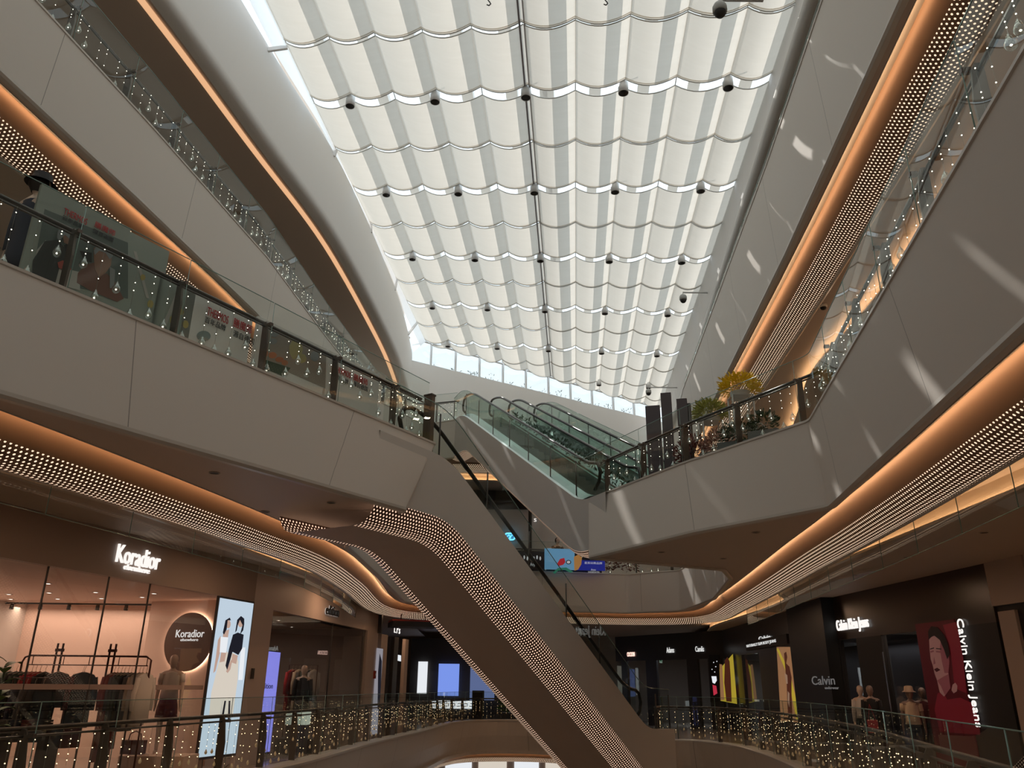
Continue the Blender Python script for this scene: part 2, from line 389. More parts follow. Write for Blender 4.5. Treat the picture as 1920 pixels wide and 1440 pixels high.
def fascia(T,B,zt,zb,n,name,rad=.12):
    T=lin(rnd(T,rad),5); B=lin(rnd(B,rad),5)
    sl=arcl(T); mb=MB()
    def row(A,d,z): A=off(A,d) if d else A; return [(p[0],p[1],z) for p in A]
    mids=[[(T[i][0]*(1-t)+B[i][0]*t,T[i][1]*(1-t)+B[i][1]*t,(zt-.05)*(1-t)+(zb+.04)*t) for i in range(len(T))] for t in (0,.25,.5,.75,1)]
    uvf=lambda rows:[[(sl[i],k*.5) for i in range(len(sl))] for k in range(len(rows))]
    mb.grid(mids,True,uvf(mids))
    struct('wall_fascia_%d'%n,mb,m_fascia)
    mb=MB(); rows=[row(T,.30,zt-.02),row(T,.30,zt),row(T,.02,zt),row(T,-.015,zt-.015),row(T,-.015,zt-.045),row(T,0.0,zt-.055)]
    for a,b in zip(rows[:-1],rows[1:]): mb.grid([a,b],False)
    rows=[row(B,0,zb+.04),row(B,.0,zb),row(B,.03,zb-.03),row(B,.10,zb-.03),row(B,.12,zb+.0),row(B,.12,zb+.16)]
    for a,b in zip(rows[:-1],rows[1:]): mb.grid([a,b],False)
    struct('trim_%d'%n,mb,m_lip)
    return T,B
E1t,E1b=fascia(E1T,E1B,F1+.35,4.15,1,'first')
E2B=off(E2T,.08)
E2t,E2b=fascia(E2T,E2B,F2+.35,9.22,2,'second')
E2rt,E2rb=fascia(E2R,off(E2R,.10),F2+1.05,9.22,4,'second_right')
E2b=E2b+E2rb; E2tt=E2t+E2rt
def band(curve,z,n,led=True):      # convex perforated copper sheet hanging below the edge, warm strip hidden in its upper slot
    A=curve
    prof=[(0,z+.10),(.03,z+.02),(.08,z-.06),(.14,z-.14),(.21,z-.215),(.30,z-.285),(.40,z-.335),(.52,z-.36),(.62,z-.345)]
    mb=MB(); sweep(mb,A,prof); o=mb.build('perforated_light_band',m_perf)
    mb=MB(); sweep(mb,A,[(.62,z-.345),(.68,z-.35),(.74,z-.30),(.74,z+.2)],False,False); mb.build('metal_edge',m_lip,o)
    mb=MB(); sweep(mb,A,[(0,z+.10),(-.15,z+.10),(-.15,z-.01),(-.16,z-.01),(-.16,z+.11)],False,False); mb.build('slot_lip',m_lip,o)
    if led:
        mb=MB(); sweep(mb,A,[(-.146,z+.085),(-.146,z+.035)],False,False); mb.build('led_strip',m_led,o)
    return o
B1=cat(B1K,6); tag(band(B1,4.17,1),'warm perforated copper light band curving under the edge of the first gallery','light band')
B2=cat(B2K,6); tag(band(B2,9.24,2),'warm perforated copper light band under the edge of the upper gallery','light band')
# soffits
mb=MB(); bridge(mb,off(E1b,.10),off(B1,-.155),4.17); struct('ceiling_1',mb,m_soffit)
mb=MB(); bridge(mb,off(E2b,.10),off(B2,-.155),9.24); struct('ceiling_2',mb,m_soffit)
# upper soffit just behind the band, wavy cove riser, lower corridor ceiling
ZU,ZL=4.45,4.20
BO=off(B1,.74)
split=BO.index(max(BO,key=lambda p:p[1]))
outer=[(-12,2),(-12,46),(13,46),(13,2)]
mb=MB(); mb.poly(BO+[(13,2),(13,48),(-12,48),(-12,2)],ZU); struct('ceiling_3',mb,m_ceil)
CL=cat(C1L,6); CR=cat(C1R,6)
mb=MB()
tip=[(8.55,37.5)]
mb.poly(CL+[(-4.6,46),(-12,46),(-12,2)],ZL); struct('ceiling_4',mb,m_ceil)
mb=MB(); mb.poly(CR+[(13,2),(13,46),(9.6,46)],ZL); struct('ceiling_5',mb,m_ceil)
def cove(A,zu,zl,label):
    mb=MB(); sweep(mb,A,[(0,zu),(0,zl)],True,False); o=mb.build('cove_light',m_cove)
    mb=MB(); sweep(mb,A,[(0,zl),(-.11,zl-.005),(-.125,zl+.0),(-.125,zl+.045),(-.115,zl+.045),(-.115,zl+.004),(0,zl+.004)],False,False); mb.build('cove_lip',m_lip,o)
    mb=MB(); sweep(mb,A,[(-.03,zl+.02),(-.09,zl+.02)],False,False); mb.build('led_strip',m_led,o)
    return tag(o,label,'cove light')
cove(CL,ZU,ZL,'narrow warm cove light line above the left shops')
cove(CR,ZU,ZL-.05,'wide wavy warm cove light in the ceiling above the right shops')
# corridor lights upstairs
C2L=cat([(-8.6,2),(-8.1,8),(-7.7,10.3),(-7.45,11.8),(-6.9,15),(-6.3,20),(-5.6,25)],5)
C2R=cat([(10.2,33),(9.9,29),(9.1,24.8),(8.3,21.2),(7.73,18.7),(7.6,15),(7.3,10),(7.1,3)],5)
BO2=off(B2,.74)
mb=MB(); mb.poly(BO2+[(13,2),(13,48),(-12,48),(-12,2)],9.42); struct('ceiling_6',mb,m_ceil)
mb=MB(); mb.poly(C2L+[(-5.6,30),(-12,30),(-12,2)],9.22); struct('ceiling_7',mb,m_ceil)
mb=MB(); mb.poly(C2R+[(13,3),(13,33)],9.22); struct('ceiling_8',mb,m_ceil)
cove(C2L,9.42,9.22,'thin warm cove light in the first gallery ceiling on the left')
cove(C2R,9.42,9.20,'warm cove light in the first gallery ceiling on the right')
cove([(-4.6,30.2),(-1,30.5),(2.3,30.8)],9.42,9.18,'warm cove light under the far end of the upper gallery, seen beneath the escalator')
mb=MB(); mb.poly([(-4.6,30.22),(-1,30.52),(2.3,30.82),(2.3,33.3),(-4.6,32)],9.18); struct('ceiling_14',mb,m_ceil)
# floor slabs
def slab(name,edge,z,m=m_floor):
    mb=MB(); mb.poly(list(edge)+[(13,edge[-1][1]),(13,48),(-12,48),(-12,edge[0][1])],z); struct(name,mb,m)
slab('floor_1',off(E1t,.28),F1); slab('floor_2',off(E2t,.28)+off(E2rt,.28),F2)
for n,(T,z,q) in enumerate(((E1t,F1,.35),(E2t,F2,.35),(E2rt,F2,1.05))):
    mb=MB(); sweep(mb,off(T,.29),[(0,z+q),(0,z)],False,False); struct('baseboard_%d'%(n+1),mb,m_lip)
# ground-level edge (F0)
E0K=[(-5.35,2),(-4.9,7),(-4.45,10.5),(-3.6,15.1),(-3.25,21),(-2.6,26.5),(-2.1,33),(-1.2,36),(1.5,36),(2.7,33),(2.65,26),(2.2,22.6),(3.9,21.3),(4.35,23.3),(5.0,23.1),(5.6,21.3),(5.45,18.2),(5.06,15.2),(4.3,11),(3.2,6.9),(2.3,3.5),(1.9,2)]
E0r=rnd(E0K,1.2,5)
def fascia0(A,zt,zb,n):
    mb=MB(); sweep(mb,A,[(0,zt-.05),(.10,(zt+zb)/2),(.3,zb)],False); struct('wall_fascia_%d'%n,mb,m_fascia)
    mb=MB(); sweep(mb,A,[(.3,zt-.4),(.3,zt),(.02,zt),(-.02,zt-.02),(-.02,zt-.06),(0,zt-.06)],False,False); struct('trim_%d'%n,mb,m_lip)
fascia0(E0r,.40,-.85,3)
mb=MB(); mb.poly(off(E0r,.28)+[(13,2),(13,48),(-12,48),(-12,2)],0.0); struct('floor_3',mb,m_floor)
B0=off(E0r,.3)
tag(band(B0,-.90,0),'warm perforated light band under the edge of the lowest gallery in view','light band')
mb=MB(); mb.poly(off(E0r,1.04)+[(13,2),(13,48),(-12,48),(-12,2)],-.80); struct('ceiling_9',mb,m_ceil)
mb=MB(); mb.poly([(-12,-3),(13,-3),(13,48),(-12,48)],-5.3); struct('floor_4',mb,m_floor)
# camera-side floor and enclosing walls
mb=MB(); mb.prism([(-12,-3),(13,-3),(13,2.1),(-12,2.1)],-.85,0.0); struct('floor_5',mb,m_floor)
m_encl=mat('plain_wall',(0.55,0.5,0.45),0.8)
mb=MB(); mb.prism([(-12,-3.2),(13,-3.2),(13,-3),(-12,-3)],-5.4,17); struct('wall_back',mb,m_encl)
mb=MB(); mb.prism([(-12.2,-3.2),(-12,-3.2),(-12,48),(-12.2,48)],-5.4,17); struct('wall_left',mb,m_encl)
mb=MB(); mb.prism([(13,-3.2),(13.2,-3.2),(13.2,48),(13,48)],-5.4,17); struct('wall_right',mb,m_encl)
mb=MB(); mb.prism([(-12.2,48),(13.2,48),(13.2,48.2),(-12.2,48.2)],-5.4,13.5); struct('wall_end',mb,m_encl)
# galleries' own shop walls
def wallrun(name,A,z0,z1,m): mb=MB(); sweep(mb,A,[(0,z0),(0,z1)],False,False); struct(name,mb,m)
wallrun('wall_gallery_left',[(-11.4,2),(-9.4,14),(-8.2,22),(-7.6,31),(-7,40)],F1,9.4,m_wallin)
wallrun('wall_gallery_right',[(8.5,44),(10.2,33),(9.9,26),(9.5,16),(10.4,2)],F1,9.4,m_wallin)
wallrun('wall_upper_left',[(-10.4,2),(-9.0,14),(-7.6,24),(-7.0,33)],F2,13,m_wallin)
wallrun('wall_upper_right',[(8.6,35),(8.3,24),(7.4,14),(7.2,2)],F2,13,m_wallin)
# top gallery ceiling, light line and the big rounded white bulkheads carrying the roof edge
Z3=13.0
e3l=cat(E3L,8); e3r=cat(E3R,8)
mb=MB(); mb.poly(off(e3l,.2)+[(-12,34),(-12,4)],Z3); struct('ceiling_10',mb,m_soffit)
mb=MB(); mb.poly(off(e3r,.15)+[(13,2),(13,36)],12.72); struct('ceiling_11',mb,m_soffit)
mb=MB(); sweep(mb,off(e3l,.38),[(0,Z3-.02),(.07,Z3-.03),(.14,Z3-.02)],False,False); o=mb.build('linear_ceiling_light',emis('warm_line_light',(1.0,0.56,0.30),0.62)); tag(o,'long warm light line in the soffit of the top gallery at the left','light')
mb=MB(); sweep(mb,off(e3r,.30),[(0,12.70),(.09,12.685),(.18,12.70)],False,False); o=mb.build('linear_ceiling_light',emis('warm_line_light_b',(1.0,0.56,0.30),0.62)); tag(o,'long warm light line in the soffit of the top gallery at the right','light')
ARC=[(.30,0.0),(.20,0.0),(.10,.02),(.04,.06),(.01,.13),(0,.22)]
mb=MB(); sweep(mb,e3l,[(d,Z3-.01+z) for d,z in ARC]+[(.12,15.40)],True,False); struct('wall_bulkhead_left',mb,m_white)
sl=[Vector((p[0],p[1],15.40)) for p in off(e3l,.12)]
def roofpt(i,y):
    j=0
    for _ in range(6): q=rp(i,j,HS); j+=(y-q.y)/RV.y
    return rp(i,j,HS)
inn=[roofpt(-.5,p.y-.1) for p in sl]
m_tw=bpy.data.materials.new('translucent_white_strip'); m_tw.use_nodes=True; nt=m_tw.node_tree; nt.nodes.clear()
tl=nt.nodes.new('ShaderNodeBsdfTranslucent'); tl.inputs[0].default_value=(.95,.95,.95,1); o_=nt.nodes.new('ShaderNodeOutputMaterial'); nt.links.new(tl.outputs[0],o_.inputs[0])
mb=MB(); a=[]; b=[]
for s_,q in zip(sl,inn):
    d=(q-s_); L=d.length; t=min(.45,.06/max(L,.1)); a.append(s_+d*t); b.append(q)
mb.grid([b,a],False); struct('ceiling_12',mb,m_tw)
mb=MB()
for (p_,tv) in walk([(q.x,q.y) for q in sl],3.96,2.6):   # white brackets crossing the slot
    z=15.40; q=roofpt(-.5,p_.y); mb.bar((p_.x,p_.y,z-.12),(q.x,q.y,q.z-.02),.06,.10)
struct('trim_60',mb,m_white)
# right bulkhead: round nose and slotted white wall up to the roof
PIPE=[(-.04+.22*(1-math.cos(a)),12.90-.22*math.sin(a)) for a in [R(x) for x in (-60,-30,0,30,60,90,120,150)]]
m_pipe=mat('grey_round_nose',(0.58,0.565,0.54),0.4)
mb=MB(); sweep(mb,e3r,[(d,z) for d,z in PIPE][::-1],True,False); struct('trim_61',mb,m_pipe)
lo=[Vector((p[0],p[1],13.0)) for p in off(e3r,.10)]; hi=[roofpt(4.375,p.y)+Vector((0,0,.0)) for p in lo]
mb=MB(); mb.grid([lo,hi],False); struct('wall_bulkhead_right',mb,m_white)
_q=[rp(-1.2,-3.5,HS),rp(5.6,-3.5,HS),rp(5.6,-5.2,HS),rp(-1.2,-5.2,HS)]
mb=MB(); mb.add(_q,[(0,1,2,3)]); struct('ceiling_daylight_block',mb,m_encl)  # opaque roof piece out of view, added to cut daylight near the camera
# far wall with its strip of windows
ad=(FWB-FWA).normalized(); A0=FWA-ad*1.2; A1=FWB+ad*2.2
sz=lambda t:14.9-(14.9-13.95)*t      # sill height by fraction FWA->FWB
Lf=(FWB-FWA).length
fr=lambda s:FWA+ad*s
nrm=Vector((-ad.y,ad.x))
pts=[]; mb=MB()
for s in (-1.2,Lf+2.2): pass
def wq(mb,s0,s1,zb0,zb1,zt0,zt1,d0=0,d1=.25):
    v=[]
    for d in (d0,d1):
        for s,zb,zt in ((s0,zb0,zt0),(s1,zb1,zt1)):
            p=fr(s)+nrm*d; v+= [(p.x,p.y,zb),(p.x,p.y,zt)]
    mb.add(v,[(0,2,3,1),(4,5,7,6),(1,3,7,5),(0,4,6,2),(0,1,5,4),(2,6,7,3)])
wq(mb,-1.2,Lf+2.2,F1,F1,sz(-1.2/Lf),sz(1+2.2/Lf)); struct('wall_far',mb,m_white)
def rz(s):      # roof height above a point of the far wall
    p=fr(s); 
    # solve RO + RU i + RV j
    det=RU.x*RV.y-RU.y*RV.x; dx=p.x-RO.x; dy=p.y-RO.y
    i=(dx*RV.y-dy*RV.x)/det; j=(RU.x*dy-RU.y*dx)/det
    return rp(i,j,HS).z
m_frame=mat('white_window_frame',(0.78,0.79,0.80),0.4)
sx=-.6; k=1
while sx<Lf+.6:
    s1=sx+1.15; z0=sz(sx/Lf); z1=sz(s1/Lf); t0=max(rz(sx)+.35,z0+.3); t1=max(rz(s1)+.35,z1+.3)
    W=MB(); e=.035
    wq(W,sx,sx+e,z0,z0,t0,t0,.05,.17); wq(W,s1-e,s1,z1,z1,t1,t1,.05,.17); wq(W,sx+e,s1-e,z0,z1,z0+.05,z1+.05,.05,.17); wq(W,sx+e,s1-e,t0-.3,t1-.3,t0-.26,t1-.26,.05,.17)
    o=W.build('window_%d'%k,m_frame); o['kind']='structure'
    G=MB(); wq(G,sx+e,s1-e,z0+.05,z1+.05,t0,t1,.10,.11); G.build('pane',m_shopg,o)
    sx=s1; k+=1
# ------------------------------------------------ glass balustrades with posts, handrail and hanging fairy lights
def pw(A): return [Vector(p) for p in A]
PH=0.80; GH=1.06
bay_no=0
def railing(keys,z,side,label,rad=.3,step=1.37,start=0.0,lights='clear',lab2='',dens=6,gh=GH,bright=True,lgroup=None,smallbays=False,skip=(),ph=.80):
    PH=ph
    A=rnd(keys,rad,5); t=empty('glass_balustrade',(A[0][0],A[0][1],z),0,label,'railing')
    o=Vector((A[0][0],A[0][1],0)); L=[(p[0]-o.x,p[1]-o.y) for p in A]
    st=walk(L,step,start); sl=arcl(L)
    # posts
    for p,tv in st:
        n=Vector((-tv.y,tv.x)); c=p+n*.10
        ax=Matrix((Vector((n.x,n.y,0)),Vector((tv.x,tv.y,0)),Vector((0,0,1)))).transposed()
        mb=MB(); m0=ax
        vs=[]
        for zz,wd,d0 in ((0,.055,0),(PH*.56,.065,.0),(PH-.05,.045,.02),(PH,.03,.03)):
            for a,b_ in ((-1,-1),(1,-1),(1,1),(-1,1)):
                vs.append(Vector((c.x,c.y,zz))+Vector((n.x,n.y,0))*(a*wd+d0)+Vector((tv.x,tv.y,0))*(b_*.013))
        fs=[]
        for r in range(3):
            for k in range(4): fs.append((r*4+k,r*4+(k+1)%4,(r+1)*4+(k+1)%4,(r+1)*4+k))
        fs.append((12,13,14,15)); mb.add(vs,fs); 
        mb.box((p.x+n.x*.03,p.y+n.y*.03,PH-.06),(.07,.05,.04),math.atan2(n.y,n.x))
        mb.build('post',m_post,t)
    # handrail
    H=off(L,.17); mb=MB(); mb.tube([(p[0],p[1],PH) for p in H],.026,8)
    mb.tube([(p[0],p[1],PH-.07) for p in off(L,.12)],.013,6); mb.build('handrail',m_steel,t)
    # panels between posts
    ds=[start+i*step for i in range(len(st))]
    if start>.25: ds=[0.0]+ds
    if sl[-1]-ds[-1]>.25: ds.append(sl[-1])
    def sub(d0,d1):
        pts=[p for p,_ in walk(L,1e9,d0)][:1]+[Vector(L[i]) for i in range(len(L)) if d0<sl[i]<d1]+[p for p,_ in walk(L,1e9,min(d1,sl[-1]-1e-5))][:1]
        return pts
    for i,(d0,d1) in enumerate(zip(ds[:-1],ds[1:])):
        pts=sub(d0+.008,d1-.008); mb=MB()
        mb.grid([[(p.x,p.y,-.02) for p in pts],[(p.x,p.y,gh) for p in pts]],False)
        g=mb.build('glass_panel',m_glass,t)
        mb=MB(); mb.tube([(p.x,p.y,gh) for p in pts],.006,4); mb.tube([(pts[0].x,pts[0].y,0),(pts[0].x,pts[0].y,gh)],.005,4)
        mb.build('glass_edge',m_gedge,g)
        if lights and i not in skip:
            fairy(pts,o,z,lights,dens,label,i,lab2,lgroup)
    return t
m_leds={'clear':m_ledw,'gold':m_ledg}
dropm={}
def drop_mesh(kind):
    if kind not in dropm:
        mb=MB(); mb.lathe([(0.002,.075),(.008,.07),(.008,.05),(.02,.038),(.032,.015),(.034,-.005),(.026,-.028),(.012,-.04),(0,-.043)],n=10); mb.lathe([(0,.062),(.014,.055),(.02,.045),(.014,.035)],n=8)
        o=mb.build('tmp',m_drop if kind=='clear' else m_dropg); dropm[kind]=o.data; bpy.data.objects.remove(o)
        mb=MB(); mb.lathe([(0,-.008),(.008,0),(0,.008)],n=6); o=mb.build('tmp',m_leds[kind]); dropm[kind+'f']=o.data; bpy.data.objects.remove(o)
    return dropm[kind]
TENS=['','','twenty','thirty','forty','fifty']
def ordn(n):
    if n<20: return ORD[n]
    n+=1; return TENS[n//10]+('-'+ORD[n%10-1] if n%10 else 'th').replace('yth','ieth')
ORD2=[ordn(i).replace('thirtyth','thirtieth').replace('fortyth','fortieth') for i in range(59)]
def fairy(pts,o,z,kind,dens,label,i,lab2,group):
    L=[(p.x,p.y) for p in pts]; tot=arcl(L)[-1]
    if tot<.5: return
    c=walk(L,1e9,tot/2)[0][0]
    t=empty('fairy_light_curtain',(c.x+o.x,c.y+o.y,z)); 
    tag(t,'hanging %s bulbs and tiny lights in the %s bay of the %s'%('clear' if kind=='clear' else 'golden',ORD2[i],lab2),'fairy lights',group)
    cords=MB(); leds=MB(); r=random.Random(i*31+int(z*7)+len(lab2))
    zr=PH-.08
    for s in range(dens):
        d=(s+.5)/dens*tot+r.uniform(-.06,.06); p,tv=walk(L,1e9,max(.05,min(tot-.05,d)))[0]; n=Vector((-tv.y,tv.x)); q=p+n*(.055+r.uniform(0,.03))-c
        ln=r.choice([.30,.42,.55,.62,.66]); ze=zr-ln if kind=='clear' else r.choice([.06,.10,.16,.24,.34])
        cords.tube([(q.x,q.y,zr),(q.x,q.y,ze+.07)],.0018,3,False)
        for e in range(3 if kind=='clear' else 4):
            zz=zr-(zr-ze-.05)*(e+r.uniform(.1,.9))/4
            hs=.0055 if kind=='clear' else .006
            leds.box((q.x,q.y,zz),(hs*1.3,hs*1.3,hs*1.3))
        me=drop_mesh(kind); b=bpy.data.objects.new('glass_bulb',me); C.objects.link(b); b.parent=t; b.location=(q.x,q.y,ze)
        b.scale=(.6,.6,.6) if kind!='clear' else (1.3,1.3,1.3)
        f=bpy.data.objects.new('filament',dropm[kind+'f']); C.objects.link(f); f.parent=b; f.location=(0,0,-.005)
    cords.build('cord',m_cord,t); k=leds.build('led_beads',m_leds[kind],t); k['kind']='stuff'
def ins(K,d): return off(K,d)
railing(ins([(-8.0,1.95),(-4.1,8.28),(-1.32,12.8)],.12),F1+.35,1,'glass balustrade with bronze posts in front of the white advertising boards at the left',start=.97,lab2='left first gallery railing',lgroup='fairy lights on the left first gallery')
t=railing(ins([(-2.95,14.6),(-3.1,15.5),(-3.15,20),(-3.3,26),(-2.0,28.2),(1.4,28.6),(4.2,29.0),(5.8,27.8),(5.95,24),(5.3,20.0)],.12),F1+.35,1,'glass balustrade along the far bend of the first gallery, below the upper escalators',rad=1.0,lab2='far first gallery railing',dens=4,lgroup='fairy lights on the far first gallery')
railing(ins([(1.72,16.85),(3.1,13.9),(4.5,11.4),(3.22,3.9),(2.9,2.2)],.12),F1+.35,1,'glass balustrade with tall bronze posts on the right first gallery, by the flower stands',start=.35,rad=.15,lab2='right first gallery railing',lgroup='fairy lights on the right first gallery')
railing(ins([(-7.9,2.0),(-6.73,8.5),(-6.22,11.2),(-5.5,15.6),(-5.1,20),(-4.5,25),(-3.3,27.45),(-2.0,27.05)],.12),F2+.35,1,'glass balustrade of the upper gallery running up the left side',lab2='left upper gallery railing',start=.62,lgroup='fairy lights on the left upper gallery')
railing(ins([(6.35,34.7),(6.6,31),(5.88,25.6),(4.93,12.9),(4.56,9.0),(3.93,2.2)],.12),F2+1.05,1,'glass balustrade of the upper gallery running up the right side behind the grey fascia',lab2='right upper gallery railing',dens=3,gh=.40,ph=.26,lights=None,lgroup='fairy lights on the right upper gallery')
railing(ins([(-5.35,2),(-4.9,7),(-4.45,10.5),(-3.6,15.1),(-3.25,21),(-2.6,26.5),(-2.1,33),(-1.2,36),(1.5,36),(2.7,33),(2.65,26),(2.3,23.0)],.14),.40,1,'curving glass balustrade in front of the left shops at the bottom of the photo',rad=2,lights='gold',dens=7,lab2='lower left railing',lgroup='golden fairy lights on the lower left railing')
railing(ins([(4.1,22.3),(4.35,23.3),(5.0,23.1),(5.6,21.3),(5.45,18.2),(5.06,15.2),(4.3,11),(3.2,6.9),(2.3,3.5),(1.9,2)],.14),.40,1,'curving glass balustrade in front of the black shops at the lower right',rad=1.0,lights='gold',dens=8,lab2='lower right railing',lgroup='golden fairy lights on the lower right railing')
# ------------------------------------------------ escalators
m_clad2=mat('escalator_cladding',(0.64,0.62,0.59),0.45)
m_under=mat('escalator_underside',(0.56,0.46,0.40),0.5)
m_step=mat('escalator_step',(0.26,0.27,0.28),0.4,0.6)
m_inner=mat('inner_skirt',(0.66,0.74,0.74),0.3,0.85)
def interp(pr,u):
    if u<=pr[0][0]: return pr[0][1]
    for a,b in zip(pr[:-1],pr[1:]):
        if u<=b[0]: return a[1]+(b[1]-a[1])*(u-a[0])/(b[0]-a[0])
    return pr[-1][1]
def soften(pr,n=5,r=.5):
    return rnd(pr,r,n)
def escalator(o,bear,lat,top,bot,w,label,u0h,u1h,outer=True,drop=.3,hl=.5,glassm_=None,vis_far=True,truss=True,stepr=None,gl=.95,wall=True,wtotal=None):
    b=R(bear); d=Vector((math.sin(b),math.cos(b),0)); l=Vector((-math.cos(b),math.sin(b),0))*lat
    O=Vector((o[0],o[1],0))
    root=empty('escalator',(o[0],o[1],0)); tag(root,label,'escalator')
    F=lambda u,s,z: d*u+l*s+Vector((0,0,z))
    T=soften(top); Bm=soften(bot)
    us=sorted(set([round(p[0],3) for p in T]+[round(p[0],3) for p in Bm if T[0][0]<=p[0]<=T[-1][0]]))
    Tz=[interp(T,u) for u in us]; Bz=[interp(Bm,u) for u in us]
    W=wtotal or w
    if truss:
        for s,nm in ((0,'side_cladding'),(W,'side_cladding')):
            mb=MB(); mb.grid([[F(u,s,z) for u,z in zip(us,Tz)],[F(u,s,z) for u,z in zip(us,Bz)]],False); 
            s2=s+(.12 if s==0 else -.12); mb.grid([[F(u,s,z) for u,z in zip(us,Tz)],[F(u,s2,z) for u,z in zip(us,Tz)]],False)
            mb.grid([[F(u,s2,z) for u,z in zip(us,Tz)],[F(u,s2,z-.3) for u,z in zip(us,Tz)]],False); mb.build(nm,m_clad2,root)
            sg=1 if s==0 else -1
            prof=[(0,0),(.02,-.10*drop/.3),(.08,-.19*drop/.3),(.17,-.26*drop/.3),(.29,-.30*drop/.3),(.40,-.30*drop/.3)]
            mb=MB(); rows=[];uv=[];tt=0;al=[0]
            for i in range(1,len(us)): al.append(al[-1]+math.hypot(us[i]-us[i-1],Bz[i]-Bz[i-1]))
            for k,(ds,dz) in enumerate(prof):
                if k: tt+=math.hypot(ds-prof[k-1][0],dz-prof[k-1][1])
                rows.append([F(u,s+sg*ds,z+dz) for u,z in zip(us,Bz)]); uv.append([(a,tt) for a in al])
            mb.grid(rows,True,uv); mb.build('perforated_light_strip',m_perfesc,root)
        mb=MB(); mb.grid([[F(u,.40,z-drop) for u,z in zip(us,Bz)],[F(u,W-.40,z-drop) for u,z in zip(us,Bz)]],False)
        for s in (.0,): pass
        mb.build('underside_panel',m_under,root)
    # steps
    sl0,sl1=hl+.06,w-hl-.06 if w-2*hl>.5 else w-.35
    mb=MB(); ua,ub=us[0],us[-1]
    u=ua; 
    while u<ub-.01:
        z=interp(top,u+.2)-.12; z=round((z-(top[0][1]-.12))/.2)*.2+(top[0][1]-.12) if abs(interp(top,u+.4)-interp(top,u))>.05 else z
        mb.box(F(u+.2,(sl0+sl1)/2,z-.1),(sl1-sl0,.4,.2),ax=Matrix((l,d,Vector((0,0,1)))).transposed()); u+=.4
    mb.build('steps',m_step,root)
    hz=.86
    def loop(s):
        h=[(u,interp(T,u)+hz) for u in us if u0h<=u<=u1h]
        pts=[F(h[0][0],s,h[0][1]-.62),F(h[0][0]-.22,s,h[0][1]-.48),F(h[0][0]-.30,s,h[0][1]-.28),F(h[0][0]-.2,s,h[0][1]-.07)]+[F(a,s,z) for a,z in h]
        e=h[-1]; pts+=[F(e[0]+.2,s,e[1]-.07),F(e[0]+.30,s,e[1]-.28),F(e[0]+.22,s,e[1]-.48),F(e[0],s,e[1]-.62)]
        return pts,h
    for s in (hl,w-hl if w-2*hl>.5 else w-.3):
        pts,h=loop(s)
        mb=MB(); mb.tube(pts,.04,8); mb.build('handrail',m_rubber,root)
        mb=MB(); mb.grid([[F(a,s,z-.03) for a,z in h],[F(a,s,interp(T,a)-.1) for a,z in h]],False); mb.build('inner_glass',glassm_ or m_gtint,root)
        mb=MB(); mb.grid([[F(a,s,interp(T,a)+.12) for a,z in h],[F(a,s,interp(T,a)-.2) for a,z in h]],False); 
        k2=.13 if s<w/2 else -.13
        mb.grid([[F(a,s,interp(T,a)+.12) for a,z in h],[F(a,s-k2,interp(T,a)+.09) for a,z in h],[F(a,s-k2*2.4,interp(T,a)+.0) for a,z in h]],False); mb.build('skirt',m_inner,root)
    if outer:
        for s in ((.06,) if not vis_far else (.06,W-.06)):
            u=ua+.1; g0=MB()
            n=0
            while u<ub-.3:
                u1=min(u+1.5,ub-.1); uu=[u+.01]+[q for q in us if u+.01<q<u1-.01]+[u1-.01]
                mb=MB(); mb.grid([[F(q,s,interp(T,q)-.02) for q in uu],[F(q,s,interp(T,q)+gl) for q in uu]],False); p=mb.build('outer_glass',glassm_ or m_gtint,root)
                mb=MB(); mb.tube([F(q,s,interp(T,q)+gl) for q in uu],.008,4); mb.build('glass_edge',m_gedge,p)
                mb=MB(); a0=F(u1,s+(.02 if s<W/2 else -.02),interp(T,u1)); mb.tube([a0,a0+Vector((0,0,gl-.12))],.016,6); mb.build('post',m_steel,root)
                u=u1; n+=1
    return root,F,T
eA=escalator((-1.5,12.4),32,1,[(-.95,5.30),(.87,5.28),(8.93,.78),(10.6,.74)],[(-.95,4.24),(.9,4.24),(8.9,-.22),(10.6,-.30)],2.0,'long escalator with beige cladding coming down in the foreground from the left gallery',-.8,9.6,drop=.36,hl=.5,glassm_=m_glass,gl=.9)
eB=escalator((1.65,17.0),-20,-1,[(-.9,5.46),(.35,5.5),(9.55,10.38),(10.35,10.62),(11.4,10.62)],[(-.9,4.36),(.6,4.40),(9.3,9.12),(11.2,9.3)],1.65,'nearer of the two upper escalators, with long grey cladding and green glass',.2,10.6,drop=.14,hl=.32,wtotal=3.4,vis_far=True)
b=R(-20); latv=Vector((math.cos(b),-math.sin(b)))
lv=Vector((math.cos(b),-math.sin(b),0)); lv=-Vector((-math.cos(b),math.sin(b),0))
ob=Vector((1.65,17.0,0))+lv*1.75
eC=escalator((ob.x,ob.y),-20,-1,[(-.9,5.46),(.35,5.5),(9.55,10.38),(10.35,10.62),(11.4,10.62)],[(-.9,4.25),(.55,4.30),(9.3,9.05),(11.2,9.25)],1.65,'farther of the two upper escalators, behind the planted strip',.2,10.6,outer=False,truss=False,hl=.32)
